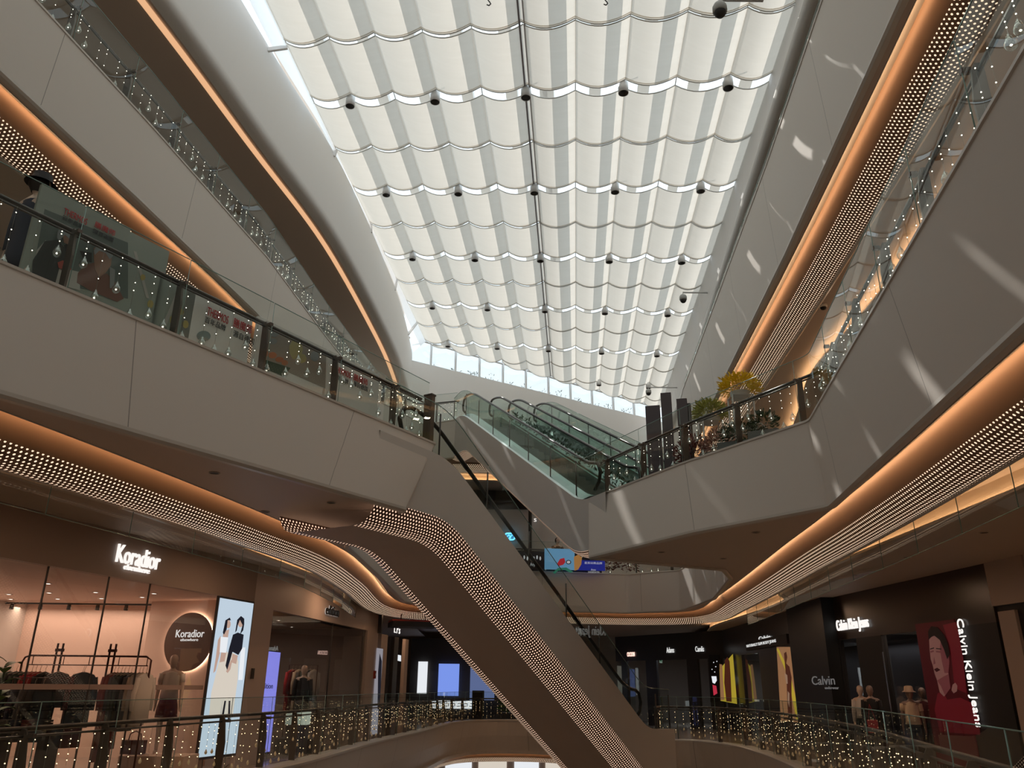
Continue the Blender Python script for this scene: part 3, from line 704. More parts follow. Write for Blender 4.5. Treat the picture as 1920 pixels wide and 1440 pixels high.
# ------------------------------------------------ shop fronts
class Wall:
    def __init__(s,p0,p1,flip=False):
        s.p0=Vector(p0); s.p1=Vector(p1); s.dir=(s.p1-s.p0).normalized(); s.L=(s.p1-s.p0).length
        n=Vector((s.dir.y,-s.dir.x)); 
        if flip: n=-n
        s.n=n
    def at(s,px,py,d=0):
        o=s.n*d; v=PV(px,py,s.p0+o,s.p1+o); return ((Vector((v.x,v.y))-s.p0-o).dot(s.dir),v.z)
    def fr(s,u,v,d): p=s.p0+s.dir*u+s.n*d; return Vector((p.x,p.y,v))
    def box(s,mb,u0,u1,v0,v1,d0,d1): return mb.plate([(u0,v0),(u1,v0),(u1,v1),(u0,v1)],s.fr,d0,d1)
    def px(s,mb,pts,d=0.02,th=.004): return mb.plate([s.at(x,y,d) for x,y in pts],s.fr,d,d-th)
def textmesh(txt,size,ext=.01,sx=1,al='LEFT',space=1,shear=0):
    cu=bpy.data.curves.new('t','FONT'); cu.body=txt; cu.size=size; cu.extrude=ext; cu.align_x=al; cu.space_character=space; cu.shear=shear; cu.resolution_u=3
    o=bpy.data.objects.new('t',cu); C.objects.link(o); dg=bpy.context.evaluated_depsgraph_get(); me=bpy.data.meshes.new_from_object(o.evaluated_get(dg)); bpy.data.objects.remove(o)
    for v in me.vertices: v.co.x*=sx
    return me
def text(name,txt,size,org,xd,yd,m,parent=None,**k):
    me=textmesh(txt,size,**k); me.materials.clear(); me.materials.append(m); xd=Vector(xd).normalized(); yd=Vector(yd).normalized(); z=xd.cross(yd)
    for v in me.vertices: c=v.co.copy(); v.co=Vector(org)+xd*c.x+yd*c.y+z*c.z
    o=bpy.data.objects.new(name,me); C.objects.link(o)
    if parent: o.parent=parent
    return o
def wtext(W,name,txt,px0,px1,ytop,ybot,d,m,parent=None,ext=.012,space=1,rev=False,scale=1.0):
    """lettering between two photo columns, cap height taken at the first column"""
    a=W.at(px0,ybot,d); b=W.at(px0,ytop,d); c=W.at(px1,ybot,d); h=abs(b[1]-a[1]); wd=abs(c[0]-a[0])
    me=textmesh(txt,1,ext=0.01); xs=[v.co.x for v in me.vertices]; ys=[v.co.y for v in me.vertices]; x0,x1=min(xs),max(xs); y1=max(ys)
    sgn=-1 if c[0]<a[0] else 1
    xd=W.dir*sgn; me.materials.clear(); me.materials.append(m)
    for v in me.vertices:
        u=(v.co.x-x0)/(x1-x0)*wd; vv=v.co.y/y1*h; e=v.co.z/0.01*ext
        p=W.fr(a[0]+sgn*u,a[1]+vv,d+e*1.0); v.co=p
    o=bpy.data.objects.new(name,me); C.objects.link(o)
    if parent: o.parent=parent
    return o
WA=Wall((-11.0,1.0),(-5.75,18.5)); WB=Wall((-5.75,18.5),(-4.46,27.0)); WC=Wall((-4.46,27.0),(-4.5,29.5))
WR=Wall((9.4,23.8),(10.1,15.8),True); WR2=Wall((10.1,15.8),(11.4,1.0),True); WQ=Wall((9.75,38),(9.4,23.8),True)
for w_ in (WR,WR2,WQ):
    c=w_.fr(w_.L/2,1,1)
    if c.x>w_.fr(w_.L/2,1,0).x: w_.n=-w_.n
ZC=ZL
m_hdr=mat('taupe_shop_header',(0.34,0.26,0.22),0.5)
m_pinkwall=mat('warm_plaster_shop',(0.70,0.52,0.43),0.7)
m_shopfl=mat('shop_floor',(0.35,0.27,0.23),0.3)
m_beige=mat('beige_front',(0.50,0.40,0.35),0.5)
m_blackf=mat('black_gloss_front',(0.018,0.016,0.016),0.6)
m_dkgrey=mat('dark_grey_front',(0.055,0.05,0.05),0.3)
m_wtxt=emis('white_lit_letters',(1.0,0.95,0.9),0.75)
m_wtxt2=emis('dim_lit_letters',(0.9,0.9,0.88),0.6)
m_rtxt=emis('pink_lit_letters',(1.0,0.6,0.5),1.3)
def arealight(name,loc,size,e,col=(1,.75,.55),rot=(0,0,0),sy=None):
    l=bpy.data.lights.new(name,'AREA'); l.energy=e; l.color=col; l.size=size
    if sy: l.shape='RECTANGLE'; l.size_y=sy
    o=bpy.data.objects.new(name,l); C.objects.link(o); o.location=loc; o.rotation_euler=rot; return o
# --- left shop A : taupe header, big glass, pink room
a0=WA.at(409,1119)[0]; zt0=WA.at(0,1040)[1]; zt1=WA.at(409,1119)[1]; ZH=(zt0+zt1)/2
sL=WA.at(478,1120)[0]; sR=WA.L
lb0=WA.at(409,1125)[0]+.12; 
shopA=empty('clothes_shop_front',(0,0,0),0,'taupe shop front with white lit lettering and wide glass at the lower left','shop front')
mb=MB(); WA.box(mb,2,WA.L,ZH,ZC+.02,-.12,0); WA.box(mb,sL,WA.L,0,ZH,-.12,0); WA.box(mb,WA.at(401,1250)[0]+.03,lb0,0,ZH,-.08,.01); mb.build('facade_panel',m_hdr,shopA)
uj=WA.at(478,1120)[0]
jts=[WA.at(x,1250)[0] for x in (58,180,262,409)]
for u0,u1 in zip([3.0]+jts[:-1],jts):
    g=MB(); WA.box(g,u0+.01,u1-.01,0,ZH,-.08,-.07); g.build('window_pane',m_shopg,shopA)
    g=MB(); WA.box(g,u1-.01,u1+.01,0,ZH,-.085,-.06); g.build('joint',m_steel,shopA)
m_frost=mat('frosted_stripe',(0.45,0.33,0.29),0.6)
g=MB(); z1=WA.at(150,1283,-.05)[1]; z0=WA.at(150,1293,-.05)[1]; WA.box(g,5,a0,z0,z1,-.066,-.06); g.build('frosted_stripe',m_frost,shopA)
s=wtext(WA,'shop_name',"Koradior",217,300,1018,1053,.03,m_wtxt,shopA,ext=.02); wtext(WA,'shop_name',"elsewhere",232,281,1056,1067,.03,m_wtxt,shopA,ext=.02)
# room
mb=MB(); mb.prism([(-14.5,20.5),(-8.1,20.5),(-8.1,20.7),(-14.5,20.7)],0,3.6); struct('wall_shop_back',mb,m_pinkwall)
mb=MB(); mb.prism([(-8.4,19.3),(-6.55,18.7),(-6.5,18.85),(-8.4,19.45)],0,3.6); struct('wall_shop_panel',mb,m_pinkwall)
mb=MB(); mb.poly([(-14.5,2),(-10.85,2),(-6.0,18.2),(-6.4,20.6),(-14.5,20.6)],3.45); struct('ceiling_21',mb,m_pinkwall)
mb=MB(); mb.poly([(-14.5,2),(-10.8,2),(-5.9,18.2),(-6.4,20.6),(-14.5,20.6)],0.012); struct('floor_21',mb,m_shopfl)
mb=MB(); mb.prism([(-14.6,2),(-14.5,2),(-14.5,20.6),(-14.6,20.6)],0,3.6); struct('wall_shop_side',mb,m_pinkwall)
mb=MB(); mb.prism([(-12.3,2),(-12.1,2),(-12.0,3),(-14.5,3)],0,3.6)
arealight('shop_ceiling_light',(-10.5,17.6,3.4),3.5,95,(1,.70,.52),sy=3.0); arealight('shop_ceiling_light_b',(-11.5,11,3.4),3.0,40,(1,.72,.54),sy=4)
arealight('shop_wallwasher',(-11,20.1,3.35),5.5,32,(1,.72,.55),sy=.25)
m_spot=emis('spot_disc',(1,.88,.75),5)
spp=[(-12.8,19),(-12.2,18.2),(-11.6,19.1),(-11,18),(-10.4,18.9),(-9.9,17.6),(-9.3,18.7),(-8.8,17.4),(-8.2,18.3),(-7.6,17.5),(-11.8,16.4),(-10.2,15.4),(-9.0,15.9),(-10.9,13.6)]
sp0=None
for k,(x,y) in enumerate(spp):
    if sp0 is None:
        sp0=empty('recessed_spotlight',(x,y,3.45)); mb=MB(); mb.lathe([(0.075,0),(0.075,-.012),(0.05,-.012)],n=12); mb.build('trim_ring',m_white,sp0); mb=MB(); mb.lathe([(0.05,-.008),(0,-.008)],n=10); mb.build('lens',m_spot,sp0); L=sp0
    else: L=dup(sp0,(x,y,3.45))
    tag(L,'small round spotlight in the ceiling of the pink clothes shop','spotlight','spotlights in the pink shop ceiling')
tr=empty('lighting_track',(0,0,0),0,'dark lighting track with small heads along the back of the pink shop','lighting track')
mb=MB(); mb.box((-10.8,19.6,3.40),(5.5,.04,.04)); mb.build('track',m_black,tr)
for k in range(8): mb=MB(); mb.lathe([(.0,.0),(.04,0),(.05,-.11),(.04,-.12),(0,-.12)],(-13.2+k*.68,19.6,3.38),10); mb.build('track_head',m_black,tr)
mb=MB(); mb.box((-11.1,17.0,3.44),(.55,.4,.03)); tag(mb.build('air_grille',m_dkgrey),'dark square grille in the pink shop ceiling','grille')
# door niche at far left
dr=empty('fitting_room_door',(-12.9,20.44,0),0,'tall narrow doorway with thin dark frame in the back wall of the pink shop','door')
mb=MB()
for x in (-.45,.45): mb.box((x,0,1.25),(.04,.06,2.5))
mb.box((0,0,2.5),(.94,.06,.04)); mb.build('frame',m_steel,dr); mb=MB(); mb.box((0,.02,1.24),(.86,.03,2.44)); mb.build('door_leaf',m_beige,dr)
# round backlit sign on the shop panel
pp0=Vector((-8.4,19.3)); pp1=Vector((-6.55,18.7)); WP=Wall(pp0,pp1)
if WP.n.y>0: WP.n=-WP.n
cu,cz=WP.at(352,1203,.1); ru=abs(WP.at(397,1203,.1)[0]-WP.at(309,1203,.1)[0])/2
m_brown=mat('brown_sign_disc',(0.10,0.045,0.025),0.4); m_halo=emis('halo_ring',(1,.66,.46),7)
rs=empty('round_sign',(0,0,0),0,'round brown backlit sign behind the mannequin in the pink clothes shop','sign')
circ=lambda r,n=40:[(cu+r*math.cos(2*math.pi*k/n),cz+r*math.sin(2*math.pi*k/n)) for k in range(n)]
mb=MB(); mb.plate(circ(ru),WP.fr,.10,.06); mb.build('sign_disc',m_brown,rs)
mb=MB(); mb.plate(circ(ru*.985),WP.fr,.052,.03); mb.build('halo_light',m_halo,rs)
wtext(WP,'lettering',"Koradior",329,382,1181,1195,.11,m_wtxt,rs,ext=.006); wtext(WP,'lettering',"elsewhere",338,371,1197,1202,.11,m_wtxt,rs,ext=.006)
# light box with two standing models
lb=empty('fashion_light_box',(0,0,0),0,'tall bright light box showing two women in long pale skirts, right of the pink shop','light box')
BX=[(407,1119),(474,1128),(440,1352),(372,1352)]
u0,z1=WA.at(411,1121,.03); u1=WA.at(474,1128,.03)[0]
m_lbg=emis('lightbox_blue_grey',(0.62,0.74,0.86),0.62); m_sk=emis('lightbox_skin',(0.75,0.50,0.40),.5); m_bl=emis('lightbox_black',(0.02,0.02,0.03),.5); m_cr=emis('lightbox_cream',(0.80,0.72,0.62),.62); m_gr=emis('lightbox_grey',(0.35,0.40,0.48),.55); m_wh=emis('lightbox_white',(0.85,0.88,0.92),.7)
mb=MB(); WA.box(mb,u0-.04,u1+.04,.25,z1+.04,.0,.05); mb.build('frame',m_steel,lb)
mb=MB(); WA.box(mb,u0,u1,.3,z1,.05,.06); mb.build('lit_panel',m_lbg,lb)
D=.065
def pic(nm,m,polys,d,W=WA,par=lb,th=.003):
    mb=MB()
    for pts in polys: W.px(mb,pts,d,th)
    return mb.build(nm,m,par)
def ell(cx,cy,rx,ry,n=14,sk=0): return [(cx+rx*math.cos(2*math.pi*k/n)+sk*math.sin(2*math.pi*k/n)*ry,cy+ry*math.sin(2*math.pi*k/n)) for k in range(n)]
pic('printed_skirt',m_cr,[[(411,1240),(425,1222),(431,1226),(420,1285),(413,1345),(392,1345),(396,1300)],[(431,1222),(441,1226),(447,1240),(446,1272),(436,1345),(414,1345),(420,1280)]],D)
pic('printed_hem',m_gr,[[(400,1312),(432,1312),(430,1345),(398,1345)]],D-.001)
pic('printed_face',m_sk,[ell(428,1170,4.5,8)],D+.003); pic('printed_face',m_sk,[ell(451,1167,5,9)],D+.003)
pic('printed_skin',m_sk,[[(419,1184),(430,1180),(427,1196),(418,1195)],[(409,1200),(414,1192),(412,1225),(404,1258),(400,1262),(405,1232)],[(433,1238),(436,1236),(432,1255),(427,1262),(424,1259)],[(415,1222),(425,1221),(421,1240),(412,1242)],[(436,1226),(446,1229),(443,1245),(434,1242)]],D+.003)
pic('printed_top',m_wh,[[(414,1194),(428,1195),(424,1224),(412,1223)]],D+.006)
pic('printed_black_blouse',m_bl,[[(437,1190),(446,1186),(457,1190),(454,1216),(447,1228),(436,1222),(431,1240),(426,1256),(423,1248),(430,1215)],[(423,1163),(431,1158),(433,1163),(427,1163),(425,1180),(420,1190),(418,1186)],[(445,1162),(452,1155),(458,1160),(458,1170),(456,1182),(450,1190),(455,1172),(450,1162),(446,1172),(444,1182),(441,1186)]],D+.009)
pic('printed_chair',m_wh,[[(452,1214),(460,1214),(455,1275),(447,1275)]],D+.001)
pic('printed_shoes',m_bl,[[(414,1352),(421,1314),(424,1314),(418,1352)],[(427,1352),(429,1314),(432,1314),(431,1352)]],D+.004)
mb=MB(); WA.box(mb,uj-.02+(WA.L-uj)*0+1.0,uj+1.04,0,3.4,-.11,.006)
# ---- left shop B ("edition") and C
mb=MB(); bz=WB.at(510,1143)[1]; b0=WB.at(512,1150)[0]; b1=WB.at(690,1180)[0]; c0=WB.at(712,1150)[0]
shopB=empty('boutique_front',(0,0,0),0,'beige boutique front with small black backlit lettering and a tall display window','shop front')
WB.box(mb,0,c0,bz,ZC+.02,-.1,0); WB.box(mb,0,b0,0,bz,-.1,0); WB.box(mb,b1,c0,0,bz,-.1,0); mb.build('facade_panel',m_beige,shopB)
bm=WB.at(626,1200)[0]
for u0,u1 in ((b0,bm),(bm,b1)):
    g=MB(); WB.box(g,u0+.01,u1-.01,0,bz,-.08,-.07); g.build('window_pane',m_shopg,shopB)
g=MB(); WB.box(g,bm-.02,bm+.02,0,bz,-.09,-.06); g.build('mullion',m_steel,shopB)
wtext(WB,'shop_name',"edition",611,635,1133,1151,.05,m_black,shopB,ext=.02); wtext(WB,'backlight',"edition",610,634,1133,1151,.015,m_wtxt,shopB,ext=.008)
mb=MB(); mb.poly([(-10.5,20.75),(-6.6,20.75),(-6.1,19.0),(-4.9,26.6),(-5.0,27.2),(-10.5,27.2)],3.3); struct('ceiling_22',mb,m_hdr)
mb=MB(); mb.prism([(-10.5,26.3),(-4.65,26.3),(-4.65,26.45),(-10.5,26.45)],0,3.6); struct('wall_boutique_back',mb,m_hdr)
mb=MB(); mb.prism([(-10.6,20.75),(-10.5,20.75),(-10.5,26.4),(-10.6,26.4)],0,3.6); struct('wall_boutique_side',mb,m_hdr)
arealight('boutique_light',(-7.4,23,3.25),2.0,22,(1,.8,.65))
for k,(x,y) in enumerate([(-7.5,22),(-6.9,23.4),(-7.3,24.3),(-6.3,22.6),(-8.1,23.5),(-6.6,25.2)]):
    tag(dup(sp0,(x,y,3.3)),'small round spotlight in the ceiling of the boutique with the purple screen','spotlight','spotlights in the boutique ceiling')
ps=empty('purple_screen',(0,0,0),0,'tall glowing violet screen standing in the boutique window','screen')
WB2=Wall((-6.1,18.6),(-5.3,22.5))
u0,z1=WB.at(498,1219,-.35); u1=WB.at(527,1219,-.35)[0]
mb=MB(); WB.box(mb,u0,u1,.1,z1,-.42,-.36); mb.build('screen_body',m_black,ps); mb=MB(); WB.box(mb,u0+.01,u1-.01,.15,z1-.02,-.355,-.35); mb.build('lit_panel',emis('violet_panel',(0.30,0.30,0.95),0.95),ps)
wtext(WB,'lettering',"edition",489,511,1281,1291,-.34,mat('navy_print',(.02,.02,.12),.5),ps,ext=.003)
mb=MB(); p=WB.at(691+10,1268)[0]; q=WB.at(692,1262)
cb=empty('fire_call_box',(0,0,0),0,'small red call box on the beige wall right of the boutique window','call box'); mb=MB(); u,zc=WB.at(701,1265); WB.box(mb,u-.06,u+.06,zc-.12,zc+.12,0,.06); mb.build('box',mat('red_enamel',(.35,.03,.02),.4),cb); mb=MB(); WB.box(mb,u-.03,u+.03,zc-.03,zc+.04,.06,.066); mb.build('button',m_white,cb)
ss=empty('wall_light_switch',(0,0,0),0,'small dark wall fitting between the light box and the violet screen','switch'); mb=MB(); u,zc=WA.at(472,1263); WA.box(mb,u-.04,u+.04,zc-.11,zc+.11,0,.04); mb.build('plate',m_steel,ss)
shopC=empty('dark_header_shop_front',(0,0,0),0,'narrow shop front with dark brown header and white lettering left of the escalator','shop front')
mb=MB(); hz0=WB.at(712,1188)[1]; WB.box(mb,c0,WB.L+.6,hz0,ZC,-.1,.12); mb.build('header',m_dkgrey,shopC)
wtext(WB,'shop_name',"L'r's",739,750,1171,1186,.14,m_wtxt,shopC,ext=.01)
for xa,xb,mm in ((712,724,m_beige),(737,745,m_steel),(758,764,m_beige)):
    mb=MB(); u0=WB.at(xa,1230)[0]; u1=WB.at(xb,1230)[0]; WB.box(mb,u0,u1,0,hz0,-.1,.02); mb.build('pier',mm,shopC)
g=MB(); WB.box(g,c0+.2,WB.L+.4,0,hz0,-.08,-.07); g.build('window_pane',m_shopg,shopC)
po=empty('poster_light_panel',(0,0,0),0,'narrow pale fashion poster beside the dark brown shop header','poster')
mb=MB(); u0,z1=WB.at(707,1215,.03); u1=WB.at(718,1216,.03)[0]; WB.box(mb,u0,u1,.2,z1,.02,.04); mb.build('panel',emis('dim_poster',(.42,.40,.45),.45),po)
pic('printed_figure',m_bl,[[(712,1225),(716,1240),(714,1290),(711,1330),(708,1330),(709,1260)]],.05,WB,po)
sc=empty('video_screen',(0,0,0),0,'small bright screen inside the dark-headed shop','screen'); mb=MB(); WB.px(mb,[(743,1227),(752,1229),(752,1240),(743,1238)],-.3,.02); mb.build('display',m_wh,sc)
# ---------------- right side: black fronts
shopK=empty('black_jeans_shop_front',(0,0,0),0,'glossy black jeans shop front with white lettering at the lower right','shop front')
def rx(W,x,y,d=0): return W.at(x,y,d)[0]
# WR runs from far (9.4,23.8) to near (10.1,15.8); WR2 from there toward the camera
zk=WR.at(1575,1200)[1]; 
kz=[WR2.at(1700,1185)[1]]
def frontpanel(W,xa,xb,za,zb,m,d0=-.1,d1=0.0,par=None,nm='panel'):
    mb=MB(); ua,ub=sorted((rx(W,xa,1250),rx(W,xb,1250))); W.box(mb,ua,ub,za,zb,d0,d1); return mb.build(nm,m,par)
zW=WR.at(1600,1200)[1]
SPLIT=pr_x=None
def pxof(x,y,z):
    v=Vector((x,y,z-EYE)); d=v.dot(FW); return 960+FPX*v.dot(RT)/d, 720-FPX*v.dot(UP)/d
# ---- right wall, near part
WR3=Wall((9.75,38),(5.6,44),True)
if WR3.n.y>0: WR3.n=-WR3.n
for nm,A in (('wall_shops_right',[(5.2,44.6),(9.75,38),(9.4,23.8),(10.1,15.8),(11.4,1)]),):
    pass
XA=[1561,1578,1608,1655,1731,1868]
hz=WR.at(1600,1197)[1]
mb=MB(); u_=lambda x,W=WR: W.at(x,1250)[0]
m_brownhdr=mat('brown_black_header',(0.045,0.030,0.022),0.3)
uB=u_(1885)
mb=MB(); WR.box(mb,0,uB,hz,ZC,-.1,0); mb.build('header',m_brownhdr,shopK)
for a,b in ((-1,u_(1578)),(u_(1612),u_(1660)),(u_(1733),uB)):
    mb=MB(); WR.box(mb,max(0,a),b,0,hz,-.15,0); mb.build('pier',m_blackf,shopK)
for a,b in ((u_(1578),u_(1612)),(u_(1660),u_(1733))):
    g=MB(); WR.box(g,a,b,0,hz,-.08,-.07); g.build('window_pane',m_shopg,shopK)
mb=MB(); u=u_(1660); WR.box(mb,u-.015,u+.015,0,2.6,0,.02); mb.build('bright_edge_trim',m_chrome,shopK)
wtext(WR,'shop_name',"Calvin Klein Jeans",1570,1630,1163,1183,.04,m_wtxt,shopK,ext=.02)
# vertical lettering (reads downward)
ua,za=WR.at(1800,1160,.05); ub,zb=WR.at(1838,1364,.05)
ref=textmesh("Calvin Klein Jeans",1,ext=.01); xs=[v.co.x for v in ref.vertices]; x1=max(xs); x0=min(xs)
um=(ua+ub)/2; wv=abs(WR.at(1822,1200,.05)[0]-WR.at(1798,1200,.05)[0])*.62
def _w(txt): m_=textmesh(txt,1,ext=.01); return max(v.co.x for v in m_.vertices)
for word,pre in (("Calvin",""),("Klein","Calvin "),("Jeans","Calvin Klein ")):
    me=textmesh(word,1,ext=.01); me.materials.clear(); me.materials.append(m_wtxt)
    ofs=(_w(pre+word)-_w(word)) if pre else 0
    for v in me.vertices:
        t=(v.co.x+ofs-x0)/(x1-x0); v.co=WR.fr(um-.02+(v.co.y-.35)*wv*1.15,za+(zb-za)*t,.05+v.co.z)
    o=bpy.data.objects.new('vertical_lettering',me); C.objects.link(o); o.parent=shopK
# beige front beside it
be=empty('beige_shop_front',(0,0,0),0,'beige shop front at the right edge of the photo beside the black one','shop front')
mb=MB(); z_=WR.at(1890,1133)[1]; WR.box(mb,uB,WR.L,z_,ZC,-.1,.03); mb.build('header',m_beige,be); mb=MB(); WR.box(mb,uB+.12,uB+.62,0,z_-.12,-.1,.02); mb.build('pier',m_beige,be)
mb=MB(); WR.box(mb,uB,WR.L,0,z_,-.2,-.05); mb.build('dark_opening',m_blackf,be)
mb=MB(); WR2.box(mb,0,WR2.L,0,ZC,-.1,.0); mb.build('side_panel',m_beige,be)
# red portrait poster
rp_=empty('red_portrait_poster',(0,0,0),0,'tall dark red poster with a young person in red jacket, beside the vertical lettering','poster')
us,ue=sorted((u_(1731),u_(1806))); zt=WR.at(1760,1165)[1]; 
m_red1=mat('poster_dark_red',(0.055,0.006,0.008),0.35,emit=(.30,.01,.02),es=.04); m_red2=mat('poster_red',(0.14,0.008,0.014),0.4,emit=(.6,.03,.06),es=.05)
m_face=mat('poster_face',(0.36,0.19,0.17),0.5,emit=(.8,.4,.38),es=.06); m_hair=mat('poster_hair',(0.012,0.006,0.008),0.5); m_fsh=mat('poster_face_tone',(0.20,0.07,0.08),0.5,emit=(.5,.12,.14),es=.08)
mb=MB(); WR.box(mb,us,ue,.15,zt,0,.03); mb.build('panel',m_red1,rp_)
def picr(nm,m,polys,d,W,par,th=.003): return pic(nm,m,polys,d,W,par,th)
picr('printed_backdrop',m_red2,[[(1768,1172),(1793,1166),(1806,1235),(1812,1300),(1790,1290),(1782,1215)]],.033,WR,rp_)
picr('printed_jacket',m_red2,[[(1758,1300),(1768,1296),(1776,1312),(1800,1308),(1822,1318),(1834,1345),(1838,1378),(1762,1372),(1752,1330)]],.036,WR,rp_)
picr('printed_face',m_face,[[(1742,1198),(1750,1192),(1766,1196),(1776,1212),(1780,1240),(1778,1262),(1782,1290),(1770,1306),(1762,1298),(1757,1276),(1752,1262),(1749,1248),(1745,1236),(1743,1218)],[(1786,1284),(1791,1280),(1795,1286),(1794,1296),(1788,1300),(1784,1294)]],.039,WR,rp_)
picr('printed_face_tone',m_fsh,[[(1764,1200),(1776,1212),(1780,1240),(1778,1262),(1771,1262),(1766,1240),(1762,1216)],[(1757,1276),(1770,1268),(1778,1264),(1782,1290),(1772,1304),(1764,1286)],[(1744,1221),(1750,1219),(1751,1222),(1745,1224)],[(1755,1220),(1764,1221),(1763,1224),(1755,1223)],[(1751,1232),(1754,1244),(1750,1246)]],.041,WR,rp_)
picr('printed_hair',m_hair,[[(1741,1200),(1740,1184),(1746,1174),(1758,1176),(1770,1190),(1777,1206),(1781,1226),(1776,1236),(1770,1218),(1762,1200),(1752,1192),(1746,1194)],[(1744,1216),(1751,1214),(1751,1216),(1744,1218)],[(1755,1215),(1765,1216),(1765,1218),(1755,1217)]],.043,WR,rp_)
picr('printed_mouth',mat('poster_mouth',(.09,.008,.015),.4),[[(1751,1255),(1757,1252),(1763,1256),(1756,1260)]],.043,WR,rp_)
# interior behind the black front
mb=MB(); mb.prism([(12.6,15.9),(12.9,15.9),(12.9,24),(12.6,24)],0,4.1); struct('wall_jeans_back',mb,mat('maroon_wall',(0.06,0.02,0.02),.6))
mb=MB(); mb.poly([(9.6,23.7),(10.25,15.9),(12.8,15.9),(12.8,23.7)],3.2); struct('ceiling_23',mb,m_dkgrey)
arealight('jeans_window_light',(10.4,21.0,3.1),1.0,16,(1,.75,.6),sy=3)
# ---- right wall, middle part WQ
shopU=empty('black_underwear_shop_front',(0,0,0),0,'plain black shop front box with dim grey lettering at the lower right','shop front')
uq=lambda x:WQ.at(x,1250)[0]
mb=MB(); WQ.box(mb,uq(1506),WQ.L,0,ZC,-.1,.35); mb.build('black_box',mat('matt_black_front',(0.006,0.006,0.006),0.5),shopU)
o=wtext(WQ,'lettering',"Calvin",1523,1566,1268,1284,.37,mat('dim_grey_letters',(.12,.12,.12),.4,emit=(.3,.3,.3),es=.25),shopU,ext=.006)
wtext(WQ,'lettering',"underwear",1547,1573,1287,1292,.37,bpy.data.materials['dim_grey_letters'],shopU,ext=.006)
shopM=empty('dark_shop_front_with_poster',(0,0,0),0,'dark grey shop front with a wide lit name band beside the plain black box','shop front')
zq=WQ.at(1430,1222)[1]
mb=MB(); WQ.box(mb,0,uq(1506),zq,ZC,-.1,0); mb.build('header',m_dkgrey,shopM)
for a,b in ((0,uq(1392)),(uq(1425),uq(1460))): mb=MB(); WQ.box(mb,a,b,0,zq,-.12,0); mb.build('pier',m_dkgrey,shopM)
g=MB(); WQ.box(g,uq(1392),uq(1506),0,zq,-.08,-.07); g.build('window_pane',m_shopg,shopM)
wtext(WQ,'shop_name',"Calvin",1423,1445,1194,1202,.03,m_wtxt2,shopM,ext=.01)
mb=MB(); u0,z0=WQ.at(1399,1219,.1); u1,z1=WQ.at(1476,1207,.1); WQ.box(mb,u0,u1,z0-.02,z0+.30,0,.1); mb.build('name_band',m_blackf,shopM)
wtext(WQ,'band_lettering',"NATURALLY SLIM BODY JEANS",1400,1456,1209,1214,.105,m_wtxt2,shopM,ext=.006)
m_yel=mat('poster_yellow',(0.62,0.50,0.05),.5,emit=(1,.8,.08),es=.22); m_tan=mat('poster_tan',(0.45,0.24,0.12),.5,emit=(.8,.42,.2),es=.18); m_bskin=mat('poster_brown_skin',(0.10,0.025,0.012),.5,emit=(.4,.1,.05),es=.08); m_hl=mat('poster_pale_tone',(0.60,0.42,0.30),.5,emit=(1,.7,.5),es=.12)
y2=empty('tan_and_yellow_poster',(0,0,0),0,'tan and yellow poster of a long slim figure beside the plain black shop box','poster')
u0,z1=WQ.at(1459,1213,.06); u1=WQ.at(1490,1213,.06)[0]
mb=MB(); WQ.px(mb,[(1456,1213),(1488,1213),(1500,1355),(1464,1352)],.06,.05); mb.build('panel',m_tan,y2)
picr('printed_yellow',m_yel,[[(1456,1217),(1459,1215),(1481,1262),(1498,1335),(1499,1353),(1494,1351),(1480,1285),(1473,1258)]],.064,WQ,y2)
picr('printed_figure',m_bskin,[[(1470,1225),(1474,1222),(1476,1232),(1474,1244),(1480,1250),(1484,1270),(1484,1300),(1486,1352),(1478,1352),(1476,1310),(1475,1280),(1472,1250)]],.067,WQ,y2)
picr('printed_highlight',m_hl,[[(1471,1262),(1476,1266),(1477,1282),(1474,1282)],[(1477,1296),(1480,1300),(1480,1326),(1477,1316)]],.070,WQ,y2)
y1=empty('yellow_dress_poster',(0,0,0),0,'bright yellow poster with a draped dark figure, left of the other yellow poster','poster')
WQ1=Wall((8.5,36.5),(9.75,36.0)); WQ1.n=-WQ1.n if WQ1.n.y>0 else WQ1.n
picr('panel',m_yel,[[(1349,1255),(1374,1226),(1382,1320),(1351,1314)]],.02,WQ1,y1,.02)
picr('printed_tan',m_tan,[[(1349,1245),(1354,1246),(1358,1312),(1351,1313)]],.024,WQ1,y1)
picr('printed_figure',m_bskin,[[(1359,1238),(1364,1232),(1368,1240),(1370,1270),(1372,1316),(1362,1315),(1358,1280)]],.027,WQ1,y1)
shopV=empty('dark_storefront',(0,0,0),0,'far dark shop front with pale lettering left of the yellow dress poster','shop front')
mb=MB(); zv=WR3.at(1300,1236)[1]; WR3.box(mb,0,WR3.L,zv,ZC,-.1,0); mb.build('header',m_dkgrey,shopV)
uv=lambda x:WR3.at(x,1260)[0]
for a,b in ((1354,1329),(1310,1289),(1232,1212),(1176,1166)):
    q=sorted((uv(a),uv(b))); mb=MB(); WR3.box(mb,max(0,q[0]),q[1],0,zv,-.1,.02); mb.build('pier',m_dkgrey,shopV)
g=MB(); WR3.box(g,0,WR3.L,0,zv,-.08,-.07); g.build('window_pane',m_shopg,shopV)
wtext(WR3,'shop_name',"Camlis",1304,1320,1212,1222,.04,m_wtxt2,shopV,ext=.01); wtext(WR3,'shop_name',"Adams",1250,1264,1214,1224,.04,m_wtxt2,shopV,ext=.01); wtext(WR3,'shop_name',"COCOON",1176,1190,1223,1231,.04,m_rtxt,shopV,ext=.01)
vs_=empty('video_screen',(0,0,0),0,'dark video panel showing a small white hooded figure, left of the yellow dress poster','screen')
picr('display',m_blackf,[[(1329,1228),(1348,1228),(1352,1316),(1332,1316)]],.04,WR3,vs_,.03)
